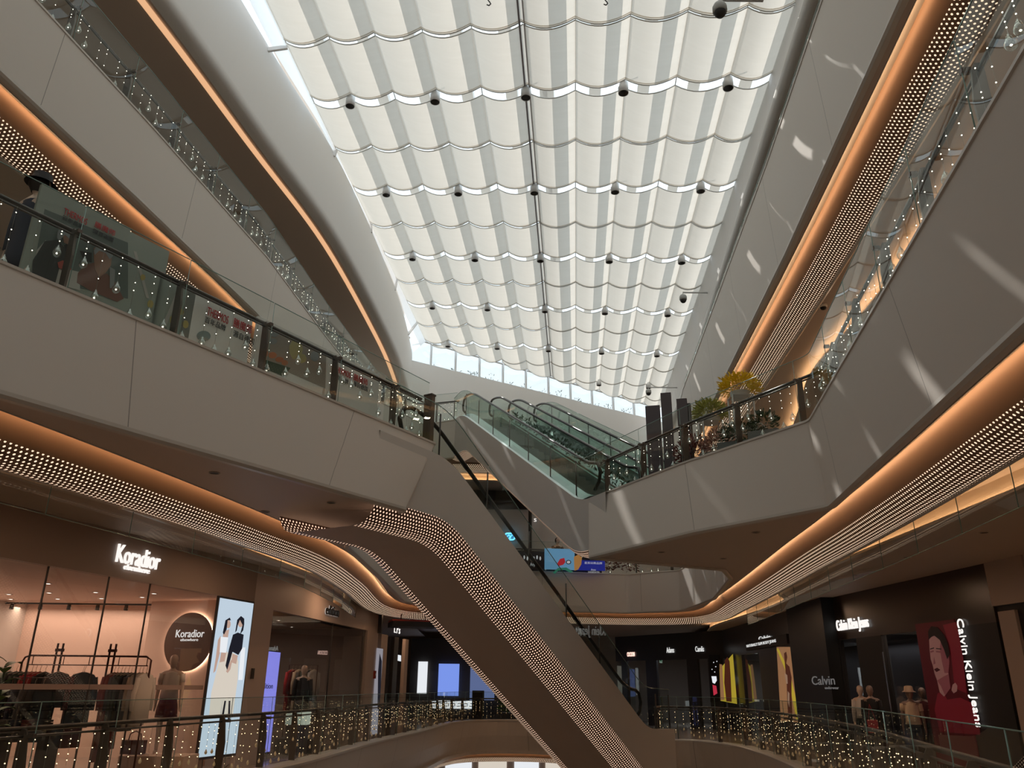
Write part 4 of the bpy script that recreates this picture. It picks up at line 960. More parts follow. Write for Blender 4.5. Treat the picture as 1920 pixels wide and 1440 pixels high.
picr('picture',m_wh,[[(1334,1268),(1343,1268),(1344,1276),(1340,1282),(1336,1280)]],.045,WR3,vs_); picr('picture_red',mat('screen_red',(.4,.02,.03),.5,emit=(.8,.05,.1),es=.4),[[(1336,1284),(1343,1286),(1345,1300),(1338,1304)]],.045,WR3,vs_)
picr('picture_sparks',m_wh,[ell(1338,1242,1,1,6),ell(1342,1250,1.2,1,6),ell(1335,1255,1,1,6),ell(1340,1260,1,1,6),ell(1344,1240,1,1,6)],.046,WR3,vs_)
# display behind far windows
mb=MB(); mb.prism([(9.9,37.9),(12.5,40),(8,47.5),(5.3,46)],0,.02)
mb=MB(); mb.poly([(9.8,38),(12.9,38),(12.9,24),(9.5,24)],3.2); struct('ceiling_24',mb,m_dkgrey)
mb=MB(); mb.prism([(12.6,24.1),(12.8,24.1),(12.8,38),(12.6,38)],0,4.1); struct('wall_shop_right_back',mb,m_dkgrey)
arealight('far_shop_light',(11,29,3.1),1.5,18,(.9,.9,1),sy=5); arealight('far_shop_light_b',(9.2,42,3.1),2,26,(.85,.9,1))
# ---------------- far end of the lower floor (left of the escalator)
fe=empty('far_kiosk_front',(-2.6,45.2,0),0,'distant brightly lit shop front with blue screens at the end of the lower floor','shop front')
for k,(x,w_,z0,h_,m_) in enumerate([(-2.0,.5,1.3,1.6,m_wh),(-.6,1.1,1.2,1.6,emis('blue_screen_far',(.18,.28,.75),.8)),(1.2,1.3,1.0,1.7,emis('blue_grey_far',(.15,.2,.4),.5)),(2.9,1.2,1.1,1.8,m_cr)]):
    mb=MB(); mb.box((x,0,z0+h_/2),(w_,.08,h_)); mb.build('lit_window',m_,fe)
mb=MB(); mb.box((.8,.3,3.3),(7,.2,1.6)); mb.build('header',m_dkgrey,fe); mb=MB(); mb.box((.8,.35,1.3),(7,.1,2.6)); mb.build('back_wall',m_dkgrey,fe)
ex=empty('exit_sign',(-1.0,43,0),0,'small green and white exit sign hanging at the far end of the lower floor','exit sign')
mb=MB(); mb.box((0,0,3.25),(.95,.06,.36)); mb.build('sign_body',m_dkgrey,ex); mb=MB(); mb.box((0,-.035,3.25),(.9,.01,.31)); mb.build('lit_face',emis('exit_face',(.75,.95,.8),1.1),ex)
g=mat('exit_green',(.0,.4,.15),.5,emit=(0,.5,.2),es=.5); mb=MB(); mb.box((-.2,-.043,3.25),(.14,.004,.2)); mb.box((.05,-.043,3.25),(.2,.004,.12)); mb.box((.3,-.043,3.25),(.1,.004,.2)); mb.build('pictogram',g,ex)
mb=MB(); mb.tube([(-.35,0,3.43),(-.35,0,4.45)],.012,6); mb.tube([(.35,0,3.43),(.35,0,4.45)],.012,6); mb.build('hanger',m_steel,ex)
dsg=empty('hanging_direction_sign',(-3.2,27.5,0),0,'flat dark hanging sign with red edge at the end of the left shops','sign')
mb=MB(); mb.box((0,0,3.55),(1.5,1.0,.16),.3); mb.build('sign_box',m_blackf,dsg); mb=MB(); mb.box((-.1,-.02,3.66),(1.3,.9,.05),.3); mb.build('red_edge',bpy.data.materials['red_enamel'],dsg); mb=MB(); mb.tube([(-.4,0,3.6),(-.4,0,4.5)],.02,6); mb.tube([(.4,0,3.6),(.4,0,4.5)],.02,6); mb.build('hanger',m_steel,dsg)
kb=empty('information_kiosk',(-1.4,39.5,0),0,'dark upright kiosk standing on the far lower floor left of the escalator','kiosk')
mb=MB(); mb.box((0,0,.75),(.55,.3,1.5)); mb.box((0,0,.03),(.8,.5,.06)); mb.build('body',m_black,kb); mb=MB(); mb.box((0,-.16,1.1),(.42,.02,.6)); mb.build('display',m_blackf,kb)
bt=empty('white_patterned_counter',(-2.6,41.5,0),0,'low white counter with a square meander pattern far down the lower floor','counter')
mb=MB(); mb.box((0,0,.85),(2.2,.5,.35)); mb.build('counter_top',m_wh,bt); mb=MB(); mb.box((0,.05,.33),(2.0,.4,.66)); mb.build('plinth',m_dkgrey,bt)
mb=MB()
for k in range(7): x=-.95+k*.3; mb.box((x,-.255,.9),(.16,.01,.03)); mb.box((x+.07,-.255,.84),(.03,.01,.14)); mb.box((x-.05,-.255,.78),(.16,.01,.03))
mb.build('meander_pattern',m_dkgrey,bt)
gp=empty('green_plant_display',(0.1,42.2,0),0,'low green plant display at the far end of the lower floor','plant')
mb=MB(); mb.box((0,0,.25),(1.2,.5,.5)); mb.build('planter_box',m_dkgrey,gp)
m_leaf=mat('green_leaf',(0.10,0.20,0.04),.6); m_leafd=mat('dark_green_leaf',(0.025,0.06,0.025),.6); m_leafy=mat('yellow_blossom',(0.85,0.62,0.03),.6); m_leafr=mat('dusky_red_leaf',(0.16,0.04,0.035),.6); m_leafp=mat('dusty_pink_leaf',(0.36,0.18,0.14),.6)
def foliage(n,rx_,ry_,rz_,c,lf,seed,up=.5,th=.35):
    r=random.Random(seed); mb=MB()
    for k in range(n):
        a=r.uniform(0,2*math.pi); sn=r.uniform(-.45,1); cs=math.sqrt(max(0,1-sn*sn)); q=r.uniform(.25,1)**.5*r.uniform(.85,1.08)
        p=Vector((c[0]+rx_*q*math.cos(a)*cs,c[1]+ry_*q*math.sin(a)*cs,c[2]+rz_*q*sn))
        d=(p-Vector(c)).normalized()+Vector((r.uniform(-.5,.5),r.uniform(-.5,.5),r.uniform(-.2,up))); d.normalize()
        s_=d.orthogonal().normalized(); b__=r.uniform(0,6.28); s_=(s_*math.cos(b__)+d.cross(s_)*math.sin(b__)); L=lf*r.uniform(.7,1.3)
        mb.add([p,p+d*L*.5+s_*L*th*.5,p+d*L,p+d*L*.5-s_*L*th*.5],[(0,1,2,3)])
    return mb
foliage(160,.6,.3,.45,(0,0,.7),.22,5).build('foliage',m_leaf,gp)

ll_=empty('lower_level_shop_front',(0,46.5,-5.3),0,'bright shop front glimpsed on the level below, under the far balustrade','shop front')
for k,(x,w_,m_) in enumerate([(-4.5,1.6,m_cr),(-2.6,1.4,m_wh),(-.8,1.5,m_cr),(1.0,1.3,m_wh),(2.8,1.6,m_cr)]): mb=MB(); mb.box((x,0,1.9),(w_,.1,3.4)); mb.build('lit_window',m_,ll_)
mb=MB(); mb.box((-.8,.1,2.2),(10,.1,4.4)); mb.build('wall_panel',m_hdr,ll_)
for k,x in enumerate((-3.6,.1,1.9)): mb=MB(); mb.box((x,-.1,1.5),(.35,.1,1.9)); mb.build('hanging_display',m_blackf,ll_)
arealight('lower_level_fill_lamp',(0,40,-1.0),.5,60,(1,.8,.65))  # fill lamp added so the level below is not black
# ------------------------------------------------ figures: mannequins and people
m_skinm=mat('mannequin_skin',(0.72,0.56,0.47),.45); m_skind=mat('mannequin_dark_skin',(0.28,0.2,0.17),.45)
def skinned(name,verts,edges,radii,m,parent,sub=2):
    me=bpy.data.meshes.new(name); me.from_pydata([tuple(v) for v in verts],edges,[]); me.materials.append(m)
    o=bpy.data.objects.new(name,me); C.objects.link(o)
    if parent: o.parent=parent
    md=o.modifiers.new('skin','SKIN'); md.use_smooth_shade=True
    sv=me.skin_vertices[0].data if me.skin_vertices else None
    if sv is None:
        me.attributes  # ensure layer
        bm=bmesh.new(); bm.from_mesh(me); ly=bm.verts.layers.skin.verify(); bm.to_mesh(me); bm.free(); sv=me.skin_vertices[0].data
    for k,r in enumerate(radii):
        sv[k].radius=(r,r) if not isinstance(r,tuple) else r
        sv[k].use_root=(k==0)
    s=o.modifiers.new('sub','SUBSURF'); s.levels=sub-1; s.render_levels=sub-1
    return o
import bmesh
def loft(mb,rings,n=14):   # rings: (cx,cy,z,rx,ry)
    vs=[];fs=[]
    for (cx,cy,z,a,b) in rings:
        for k in range(n): t=2*math.pi*k/n; vs.append((cx+a*math.cos(t),cy+b*math.sin(t),z))
    for i in range(len(rings)-1):
        for k in range(n): fs.append((i*n+k,i*n+(k+1)%n,(i+1)*n+(k+1)%n,(i+1)*n+k))
    fs.append(tuple(range(n-1,-1,-1))); fs.append(tuple((len(rings)-1)*n+k for k in range(n)))
    return mb.add(vs,fs,True)
def figure(name,loc,rz,label,cat_,H=1.72,skin=None,top=None,topcol=None,sleeve='short',bottom='skirt',botcol=None,hair=None,armL=(0,0),armR=(0,0),hat=None,shoes=None,legspread=.09,group=None):
    """armL/armR: (forward swing, elbow bend) in radians"""
    skin=skin or m_skinm
    t=empty(name,loc,rz,label,cat_,group); k=H/1.72
    V=[];E=[];Rr=[]
    def a(p,r,par=None):
        V.append(Vector(p)*k); Rr.append(tuple(q*k for q in r) if isinstance(r,tuple) else r*k)
        if par is not None: E.append((par,len(V)-1))
        return len(V)-1
    pel=a((0,0,.93),(.145,.095)); ws=a((0,0,1.06),(.115,.08),pel); ch=a((0,.005,1.26),(.145,.10),ws); sh=a((0,.01,1.38),(.10,.075),ch); nk=a((0,0,1.46),.048,sh); hd0=a((0,-.01,1.53),.05,nk)
    j={}
    for s_,(sw,el) in ((-1,armL),(1,armR)):
        x=s_*.175; S=a((x,.01,1.385),.055,sh)
        ex_=Vector((x+s_*.035,.01-math.sin(sw)*.28,1.385-math.cos(sw)*.28)); Eb=a(ex_,.042,S)
        a2=sw+el; wr=ex_+Vector((s_*.01-s_*.08*math.sin(el),-math.sin(a2)*.24,-math.cos(a2)*.24)); W=a(wr,.027,Eb)
        dr_=(wr-ex_).normalized(); pm=wr+dr_*.07; Pm=a(pm,(.022,.034),W)
        for f in range(4): a(pm+dr_*(.055+.01*(f in(1,2)))+Vector((0,(f-1.5)*.017,-.012*abs(f-1.5))),.0085,Pm)
        a(wr+dr_*.045+Vector((0,-.045,0)),.010,W); j[s_]=(Vector((x,.01,1.385)),ex_,wr,pm)
    for s_ in (-1,1):
        hp=a((s_*.085,0,.86),.085,pel); kn=a((s_*legspread,-.015,.50),.056,hp); cf=a((s_*legspread,.015,.34),.052,kn); an=a((s_*legspread,.01,.09),.034,cf); he=a((s_*legspread,.03,.04),.032,an); to=a((s_*(legspread+.015),-.12,.025),.025,he)
    skinned('body',V,E,Rr,skin,t)
    hm=MB(); prof=[(0,-.125),(.03,-.118),(.055,-.09),(.068,-.04),(.076,.01),(.078,.05),(.068,.09),(.04,.118),(0,.128)]
    hm.lathe([(r*k,z*k) for r,z in prof],(0,-.015*k,1.60*k),14,1,1.22)
    hm.lathe([(0,-.012*k),(.012*k,0),(0,.03*k)],(0,-.108*k,1.585*k),6)      # nose
    for s_ in (-1,1): hm.lathe([(0,-.03*k),(.012*k,0),(0,.03*k)],(s_*.078*k,0,1.59*k),6,.6,1)
    hm.build('head',skin,t)
    if cat_=='person':
        f=MB()
        for s_ in(-1,1): f.lathe([(0,-.006),(.010,0),(0,.006)],(s_*.03*k,-.100*k,1.615*k),8,1,.4)
        f.lathe([(0,-.004),(.02,0),(0,.004)],(0,-.098*k,1.54*k),8,1,.4); f.build('eyes_and_mouth',m_black,t)
    if top:
        g=MB(); L={'long':.60,'dress':.55,'short':.92}.get(top,.92)
        rg=[(0,0,1.43,.07,.06),(0,.005,1.395,.155,.085),(0,.005,1.28,.158,.112),(0,0,1.08,.15,.105),(0,0,.95,.17,.118)]
        if top=='long': rg+=[(0,0,.72,.185,.13),(0,0,.60,.19,.135)]
        loft(g,[(x,y,z*k,p*k,q*k) for x,y,z,p,q in rg][::-1])
        for s_ in(-1,1):
            S,e_,w2,_=j[s_]; pts=[S*k,e_*k]+([w2*k] if sleeve=='long' else []); 
            if sleeve=='short': pts=[S*k,(S*.45+e_*.55)*k]
            g.tube(pts,[.058*k,.052*k,.040*k][:len(pts)],10)
        g.build('top',topcol,t)
    if bottom=='skirt':
        g=MB(); loft(g,[(0,0,z*k,p*k,q*k) for z,p,q in ((.62,.20,.15),(.8,.185,.135),(.97,.145,.105))]); g.build('skirt',botcol,t)
    elif bottom=='trousers':
        g=MB(); loft(g,[(0,0,z*k,p*k,q*k) for z,p,q in ((.80,.165,.115),(.9,.165,.12),(1.0,.145,.105))])
        for s_ in(-1,1): g.tube([(s_*.085*k,0,.88*k),(s_*legspread*k,-.01*k,.5*k),(s_*legspread*k,.01*k,.08*k)],[.098*k,.078*k,.07*k],12)
        g.build('trousers',botcol,t)
    if hair:
        g=MB(); g.lathe([(.05*k,-.09*k),(.088*k,-.02*k),(.09*k,.04*k),(.078*k,.10*k),(.045*k,.132*k),(0,.14*k)],(0,.01*k,1.60*k),14,1,1.12); g.build('hair',hair,t)
    if hat:
        g=MB(); g.lathe([(.15*k,-.03*k),(.10*k,.0),(.085*k,.09*k),(.05*k,.105*k),(0,.108*k)],(0,-.01*k,1.66*k),18,1,1.1); g.build('hat',hat,t)
    if shoes:
        g=MB()
        for s_ in(-1,1): g.box(((legspread+.005)*s_*k,-.045*k,.035*k),(.085*k,.25*k,.07*k))
        g.build('shoes',shoes,t)
    return t,j,k
m_wk=mat('white_knit',(.75,.68,.62),.8); m_mar=mat('maroon_cloth',(.12,.015,.02),.8); m_blk=mat('black_cloth',(.015,.014,.016),.8); m_redc=mat('red_cloth',(.45,.02,.03),.8); m_gry=mat('grey_cloth',(.13,.12,.12),.85); m_dgn=mat('dark_green_cloth',(.02,.045,.025),.85); m_olv=mat('grey_green_cloth',(.10,.11,.09),.85); m_creamc=mat('cream_cloth',(.70,.58,.45),.85); m_rust=mat('rust_red_cloth',(.30,.05,.035),.85); m_hairb=mat('dark_hair',(.02,.015,.012),.6); m_pal=mat('pale_cloth',(.6,.57,.55),.8); m_nvy=mat('navy_cloth',(.02,.03,.06),.8)
def base(px,py,y):     # floor point of a figure whose head top is seen at a pixel, at distance y
    d=ray(px,py); return (d.x*y/d.y,y)
x,y=base(328,1232,16.6)
figure('mannequin',(x,y,.40),R(12),'white-topped mannequin in a maroon skirt before the round sign','mannequin',1.78,top='short',topcol=m_wk,bottom='skirt',botcol=m_mar)
mb=MB(); mb.box((x,y,.2),(1.2,.8,.38)); tag(mb.build('display_plinth',m_pinkwall),'low plinth under the mannequin with the maroon skirt','plinth')
hb=empty('handbag',(x-.50,y-.05,.39),0,'maroon handbag lying beside the mannequin with the maroon skirt','handbag'); mb=MB(); mb.box((0,0,.13),(.42,.16,.24)); mb.build('bag_body',m_mar,hb); mb=MB(); mb.tube([(-.12,0,.24),(-.1,0,.36),(0,0,.41),(.1,0,.36),(.12,0,.24)],.012,6); mb.build('handle',m_mar,hb)
x,y=base(573,1235,23.0)
figure('mannequin',(x,y,.35),R(10),'mannequin in a black coat inside the boutique with the violet screen','mannequin',1.8,top='long',topcol=m_blk,sleeve='long',bottom='skirt',botcol=m_gry)
mb=MB(); mb.box((x,y,.17),(1.0,.8,.34)); tag(mb.build('display_plinth',m_dkgrey),'low dark plinth in the boutique with the violet screen','plinth')
for q,(px,py,yy,lab,kw) in enumerate([
 (1611,1284,22.0,'bald pale mannequin at the left of the two behind the jeans shop glass',dict(skin=m_skinm,top='short',topcol=m_pal,sleeve='long',bottom='trousers',botcol=m_blk)),
 (1629,1284,21.3,'mannequin in black holding a red bag, in the left window of the jeans shop',dict(skin=m_skind,top='short',topcol=m_blk,sleeve='long',bottom='trousers',botcol=m_blk)),
 (1703,1290,19.6,'mannequin in a bucket hat and cream shirt in the right window of the jeans shop',dict(skin=m_skind,top='short',topcol=m_creamc,bottom='trousers',botcol=m_blk,hat=m_creamc)),
 (1727,1288,20.6,'dim bare-headed mannequin behind the one with the bucket hat',dict(skin=m_skind,top='short',topcol=m_mar,bottom='trousers',botcol=m_blk))]):
    x,y=base(px,py,yy); zt_=EYE+ (ray(px,py).z)*yy/ray(px,py).y
    figure('mannequin',(x,y,max(0.0,zt_-1.76)),R(-25),lab,'mannequin',1.74,**kw)
    if q==1:
        hb=empty('shoulder_bag',(x-.14,y-.24,zt_-.95),R(-25),'red bag hanging at the side of the mannequin in black','bag'); mb=MB(); mb.box((0,0,0),(.24,.12,.30)); mb.build('bag_body',m_redc,hb); mb=MB(); mb.tube([(-.08,0,.14),(-.02,.06,.5),(.08,.0,.14)],.01,6); mb.build('strap',m_redc,hb)
# people upstairs
x,y=base(44,362,7.35)
figure('person',(x-.02,y+.25,F1),R(160),'person in a black cap and black jacket standing behind the glass at the far left','person',1.85,skin=m_skinm,top='long',topcol=m_nvy,sleeve='long',bottom='trousers',botcol=m_blk,hair=m_hairb,hat=m_blk,shoes=m_blk)
bd=empty('pale_brown_display_board',(-6.15,7.0,F1),R(58),'pale brown display board leaning behind the glass at the far left','board')
mb=MB(); mb.box((0,0,.75),(.9,.05,1.4)); mb.build('board',mat('pale_brown_board',(.45,.33,.26),.5),bd); mb=MB(); mb.box((0,-.03,1.15),(.7,.01,.4)); mb.build('pale_print',m_pal,bd)
x,y=base(1045,1004,29.6)
figure('person',(x,y,F1),R(20),'dark-haired person in a brown jacket at the far railing above the blue banners','person',1.70,skin=m_skinm,top='long',topcol=mat('brown_jacket',(.16,.09,.05),.8),sleeve='long',bottom='trousers',botcol=m_blk,hair=m_hairb,shoes=m_blk,armR=(.6,.9),armL=(.5,.9))
# ------------------------------------------------ clothes racks
def rail_rack(px0,px1,py,yy,name,label):
    x0,_=base(px0,py,yy); x1,_=base(px1,py,yy); z=EYE+ray((px0+px1)/2,py).z*yy/ray((px0+px1)/2,py).y
    return x0,x1,z
m_rack=mat('dark_red_brown_metal',(.09,.03,.025),.35,.5)
YR=15.6
x0,x1,z=rail_rack(44,285,1230,YR,'','')
rk=empty('clothes_rack',(x0,YR,0),0,'long dark red-brown garment rack with two ladder posts in the pink shop','clothes rack'); Wd=x1-x0
mb=MB(); mb.tube([(0,0,.02),(0,0,z-.12),(.04,0,z-.03),(.14,0,z),(Wd-.1,0,z),(Wd,0,z-.06),(Wd,0,.02)],.018,8); mb.build('frame',m_rack,rk)
mb=MB(); mb.tube([(.1,0,z-.16),(Wd-.05,0,z-.16)],.010,6); 
for f in (.08,.32,.52,.75,.97): mb.tube([(Wd*f,0,z),(Wd*f,0,z-.16)],.008,5)
mb.build('hanging_rail',m_rack,rk)
for px in (107,207):
    xx,_=base(px,1230,YR); xx-=x0; mb=MB(); mb.tube([(xx-.05,.05,.02),(xx-.05,.05,z+.22)],.020,8); mb.tube([(xx+.05,.05,.02),(xx+.05,.05,z+.22)],.020,8)
    for zz in (z+.1,z-.55,z-1.3): mb.box((xx,.05,zz),(.15,.05,.05))
    mb.build('ladder_post',m_rack,rk)
def garment(x,y,z,rz,m,L,wd,label,sleeves=True,flare=1.0,group='garments on the long rack',thick=.07,coll=None):
    t=empty('hanging_garment',(x,y,z),rz,label,'garment',group)
    g=MB(); rg=[(0,0,-.02,.05,.03),(0,0,-.06,wd*.42,.04),(0,0,-.11,wd*.5,thick),(0,0,-.40,wd*.46,thick*1.1),(0,0,-L,wd*.5*flare,thick*1.25)]
    loft(g,rg[::-1],12)
    if sleeves:
        for s_ in(-1,1): g.tube([(s_*wd*.44,0,-.10),(s_*wd*.56,0,-.38),(s_*wd*.55,0,-.66)],[.055,.05,.04],8)
    g.build('cloth',m,t)
    h=MB(); h.tube([(-wd*.42,0,-.06),(0,0,-.01),(wd*.42,0,-.06)],.009,5); h.tube([(0,0,-.01),(0,0,.05),(.02,0,.08),(0,0,.10)],.004,5); h.build('hanger',m_creamc,t)
    return t
zr=z-.27
gl=[(22,m_dgn,.8,.42,'dark green'),(34,m_blk,.9,.4,'black'),(43,m_dgn,.75,.4,'green-black'),(54,m_dgn,.7,.42,'dark green'),(63,m_redc,.85,.4,'bright red'),(70,m_redc,.8,.4,'bright red'),(78,m_redc,.7,.38,'red'),(88,m_blk,.9,.4,'black')]
nm={0:'leftmost',1:'second',2:'third',3:'fourth',4:'fifth',5:'sixth',6:'seventh',7:'eighth'}
for k,(px,m_,L,wd,cn) in enumerate(gl):
    xx,_=base(px,1244,YR); garment(xx,YR,zr,R(72),m_,L,wd,'%s garment, %s from the left end of the long rack'%(cn,nm[k]))
xx,_=base(116,1246,YR); garment(xx,YR-.05,zr,R(5),m_gry,.62,.44,'grey buttoned jacket facing out on the long rack',group=None); del_=0
for q,(px,m_,L,cn,rz_) in enumerate([(158,m_mar,1.28,'long maroon dress under the black coat, alone in mid rack',65),(165,m_blk,.95,'black coat hanging alone in the middle of the long rack',25)]):
    xx,_=base(px,1246,YR); garment(xx,YR-.08*q,zr,R(rz_),m_,L,.42,cn,group=None)
gr=[(217,m_rust,1.5,'rust red'),(223,m_rust,1.3,'rust red'),(230,m_gry,1.0,'grey'),(236,m_olv,.95,'grey-green'),(243,m_olv,.9,'olive grey'),(249,m_blk,1.0,'dark brown'),(256,m_gry,.9,'dark grey'),(264,m_creamc,.95,'cream'),(270,m_wk,.9,'white'),(277,m_wk,.85,'white')]
for k,(px,m_,L,cn) in enumerate(gr):
    xx,_=base(px,1246,YR); garment(xx,YR,zr,R(70),m_,L,.42,'%s garment, %s from left in the right group on the long rack'%(cn,ORD[k]))
# lower display table with folded clothes at the left
x0,_=base(-10,1320,14.6); x1,_=base(92,1320,14.6)
tb=empty('display_table',((x0+x1)/2,14.9,0),0,'dark display table stacked with folded clothes in the lower left shop','table'); mb=MB(); mb.box((0,0,.86),(x1-x0,.7,.05)); mb.build('tabletop',m_blk,tb)
for sx_ in(-1,1):
    mb=MB(); mb.box((sx_*(x1-x0)*.46,0,.42),(.06,.6,.84)); mb.build('leg',m_blk,tb)
for k in range(4):
    xx=(x0+x1)/2-.30+k*.22; f=empty('folded_garment_stack',(xx,14.75,.885),0,'small stack of folded %s clothes, %s on the dark display table'%(['dark','navy','maroon','black'][k],['leftmost','second from left','third from left','rightmost'][k]),'clothes')
    mb=MB()
    for e in range(4): mb.box((0,0,.02+e*.042),(.19-.004*e,.26,.034))
    mb.build('folded_cloth',[m_gry,m_nvy,m_mar,m_blk][k],f)
for k,(px,m_,L,cn) in enumerate([(30,m_blk,.9,'black'),(46,m_nvy,.95,'navy'),(62,m_gry,.9,'charcoal'),(78,m_blk,.95,'black')]):
    xx,_=base(px,1300,15.2); garment(xx,15.2,1.62,R(60),m_,L,.42,'%s garment, %s from the left on the low rack under the long one'%(cn,ORD[k]),group='garments on the low rack')
lk=empty('low_clothes_rack',(base(20,1300,15.2)[0],15.2,0),0,'low dark garment rack behind the display table in the pink shop','clothes rack'); mb=MB(); mb.tube([(0,0,.02),(0,0,1.72),(1.0,0,1.72),(1.0,0,.02)],.015,8); mb.build('frame',m_rack,lk)
# big-leaf plant
x,_=base(18,1215,14.4); pl=empty('broad_leaf_plant',(x,14.4,0),0,'green broad-leaved plant at the left edge of the pink shop window','plant')
mb=MB(); mb.lathe([(0,0),(.17,0),(.21,.4),(.18,.4),(.17,.36),(0,.36)],n=16); mb.build('pot',m_dkgrey,pl); mb=MB(); mb.tube([(0,0,.36),(.02,0,1.2),(0,0,1.9)],.02,6); mb.build('stem',m_leafd,pl)
mb=MB(); r=random.Random(3)
for k in range(13):
    a=k*2.4; z0=.9+k*.09; d=Vector((math.cos(a),math.sin(a),.9)).normalized(); s_=d.cross(Vector((0,0,1))).normalized(); L=.42; p=Vector((0,0,z0)); rows=[]
    for q in range(6): t=q/5; w_=.11*math.sin(math.pi*min(1,t*.9+.08)); c=p+d*L*t-Vector((0,0,.22*t*t)); rows.append([c-s_*w_,c+Vector((0,0,-.015)),c+s_*w_])
    mb.grid(rows,True)
mb.build('leaves',m_leaf,pl)
# rack in the boutique
YB=23.4; x0,_=base(543,1247,YB); x1,_=base(596,1247,YB); zB=EYE+ray(570,1247).z*YB/ray(570,1247).y
rb=empty('clothes_rack',(x0,YB,0),0,'dark garment rack inside the boutique with the violet screen','clothes rack'); mb=MB(); mb.tube([(0,0,.02),(0,0,zB),(x1-x0,0,zB),(x1-x0,0,.02)],.015,8); mb.build('frame',m_rack,rb)
for k,(px,m_,cn) in enumerate([(549,m_redc,'dark red'),(555,m_mar,'maroon'),(562,m_creamc,'beige'),(569,m_gry,'grey'),(576,m_olv,'olive'),(583,m_blk,'black'),(590,m_pal,'pale')]):
    xx,_=base(px,1250,YB); garment(xx,YB,zB-.1,R(65),m_,1.1,.42,'%s garment, %s from the left on the boutique rack'%(cn,ORD[k]),group='garments on the boutique rack')
lt=empty('low_bright_display',(base(563,1310,22.3)[0],22.3,0),0,'low bright display table in the boutique window','table'); mb=MB(); mb.box((0,0,.85),(.55,.4,.3)); mb.build('lit_box',emis('dim_lit_box',(.75,.8,.65),.35),lt); mb=MB(); mb.box((0,0,.35),(.5,.35,.7)); mb.build('base',m_dkgrey,lt)
# ------------------------------------------------ first gallery: advertising boards behind the left glass
e1=Vector((-4.1,8.28)); e1b=Vector((-1.25,12.9)); e0=Vector((-8,1.95))
WT=Wall(off([tuple(e1),tuple(e1b)],.42)[0],off([tuple(e1),tuple(e1b)],.42)[1])
WT0=Wall(off([tuple(e0),tuple(e1)],.42)[0],off([tuple(e0),tuple(e1)],.42)[1])
m_board=mat('white_board',(0.86,0.86,0.84),.5); m_boardg=mat('grey_green_board',(0.33,0.38,0.34),.5); m_redt=mat('red_lettering',(0.62,0.03,0.04),.5); m_dkt=mat('dark_lettering',(0.05,0.06,0.07),.5)
def board(W,pts,label,m,nm='advertising_board'):
    t=empty(nm,(0,0,0),0,label,'advertising board'); A=[W.at(*p,0) for p in pts]
    u0,u1=min(a[0] for a in A),max(a[0] for a in A); z1=max(a[1] for a in A)
    mb=MB(); W.box(mb,u0,u1,F1+.03,z1,-.04,0); mb.build('panel',m,t)
    mb=MB()
    for u in (u0+.1,u1-.1): W.box(mb,u-.03,u+.03,F1,F1+.03,-.25,.12)
    mb.build('foot',m_steel,t); return t,u0,u1,z1
# board 1: large picture of two seated people
t1,u0,u1,z1=board(WT0,[(75,360),(245,430)],'tall grey-green board printed with red lettering and two seated people, at the left','x' and m_boardg)
wtext(WT0,'lettering',"THERMOS",119,167,388,401,.012,m_redt,t1,ext=.002); wtext(WT0,'lettering',"膳魔师",177,219,413,424,.012,m_redt,t1,ext=.002)
wtext(WT0,'lettering',"百年品牌",117,160,402,410,.012,m_dkt,t1,ext=.002); wtext(WT0,'lettering',"源自德国",174,216,427,435,.012,m_dkt,t1,ext=.002)
m_p1=mat('print_grey_hair',(.30,.33,.34),.6); m_p2=mat('print_skin_tone',(.34,.19,.13),.6); m_p3=mat('print_black',(.03,.035,.035),.6); m_p4=mat('print_red_brown',(.20,.09,.065),.6); m_p5=mat('print_pale',(.50,.50,.47),.6); m_p6=mat('print_cup_red',(.45,.09,.07),.6); m_p7=mat('print_blur_green',(.12,.16,.15),.6)
pic('printed_background',m_p7,[[(84,392),(240,455),(240,560),(60,520)]],.004,WT0,t1,.002)
pic('printed_table',m_p5,[[(104,500),(150,510),(150,545),(100,530)],[(68,470),(86,450),(84,470),(66,490)]],.007,WT0,t1,.002)
pic('printed_man',m_p3,[[(62,488),(84,452),(108,450),(126,470),(134,490),(112,500),(104,530),(60,515)],[(120,460),(128,455),(132,475),(126,480)],[(150,470),(172,474),(172,492),(158,490)]],.010,WT0,t1,.002)
pic('printed_man_head',m_p2,[[(116,428),(124,426),(138,440),(140,452),(132,460),(120,455)]],.013,WT0,t1,.002)
pic('printed_grey_hair',m_p1,[[(108,436),(112,426),(122,423),(136,430),(142,442),(138,450),(128,446),(122,440),(116,446),(112,452),(107,446)]],.016,WT0,t1,.002)
pic('printed_woman_head',m_p2,[[(176,465),(186,460),(204,466),(210,480),(208,498),(198,512),(186,520),(178,505),(176,485)]],.010,WT0,t1,.002)
pic('printed_woman_hair',m_p1,[[(176,470),(182,460),(196,458),(208,466),(212,480),(206,486),(198,474),(186,470),(178,478)],[(206,500),(216,506),(214,540),(206,540)]],.013,WT0,t1,.002)
pic('printed_woman_jacket',m_p4,[[(146,512),(160,496),(178,492),(184,520),(200,512),(216,530),(232,560),(220,566),(170,545),(144,530)]],.008,WT0,t1,.002)
pic('printed_cup',m_p6,[[(108,492),(118,488),(132,500),(134,506),(122,508),(110,502)]],.016,WT0,t1,.002)
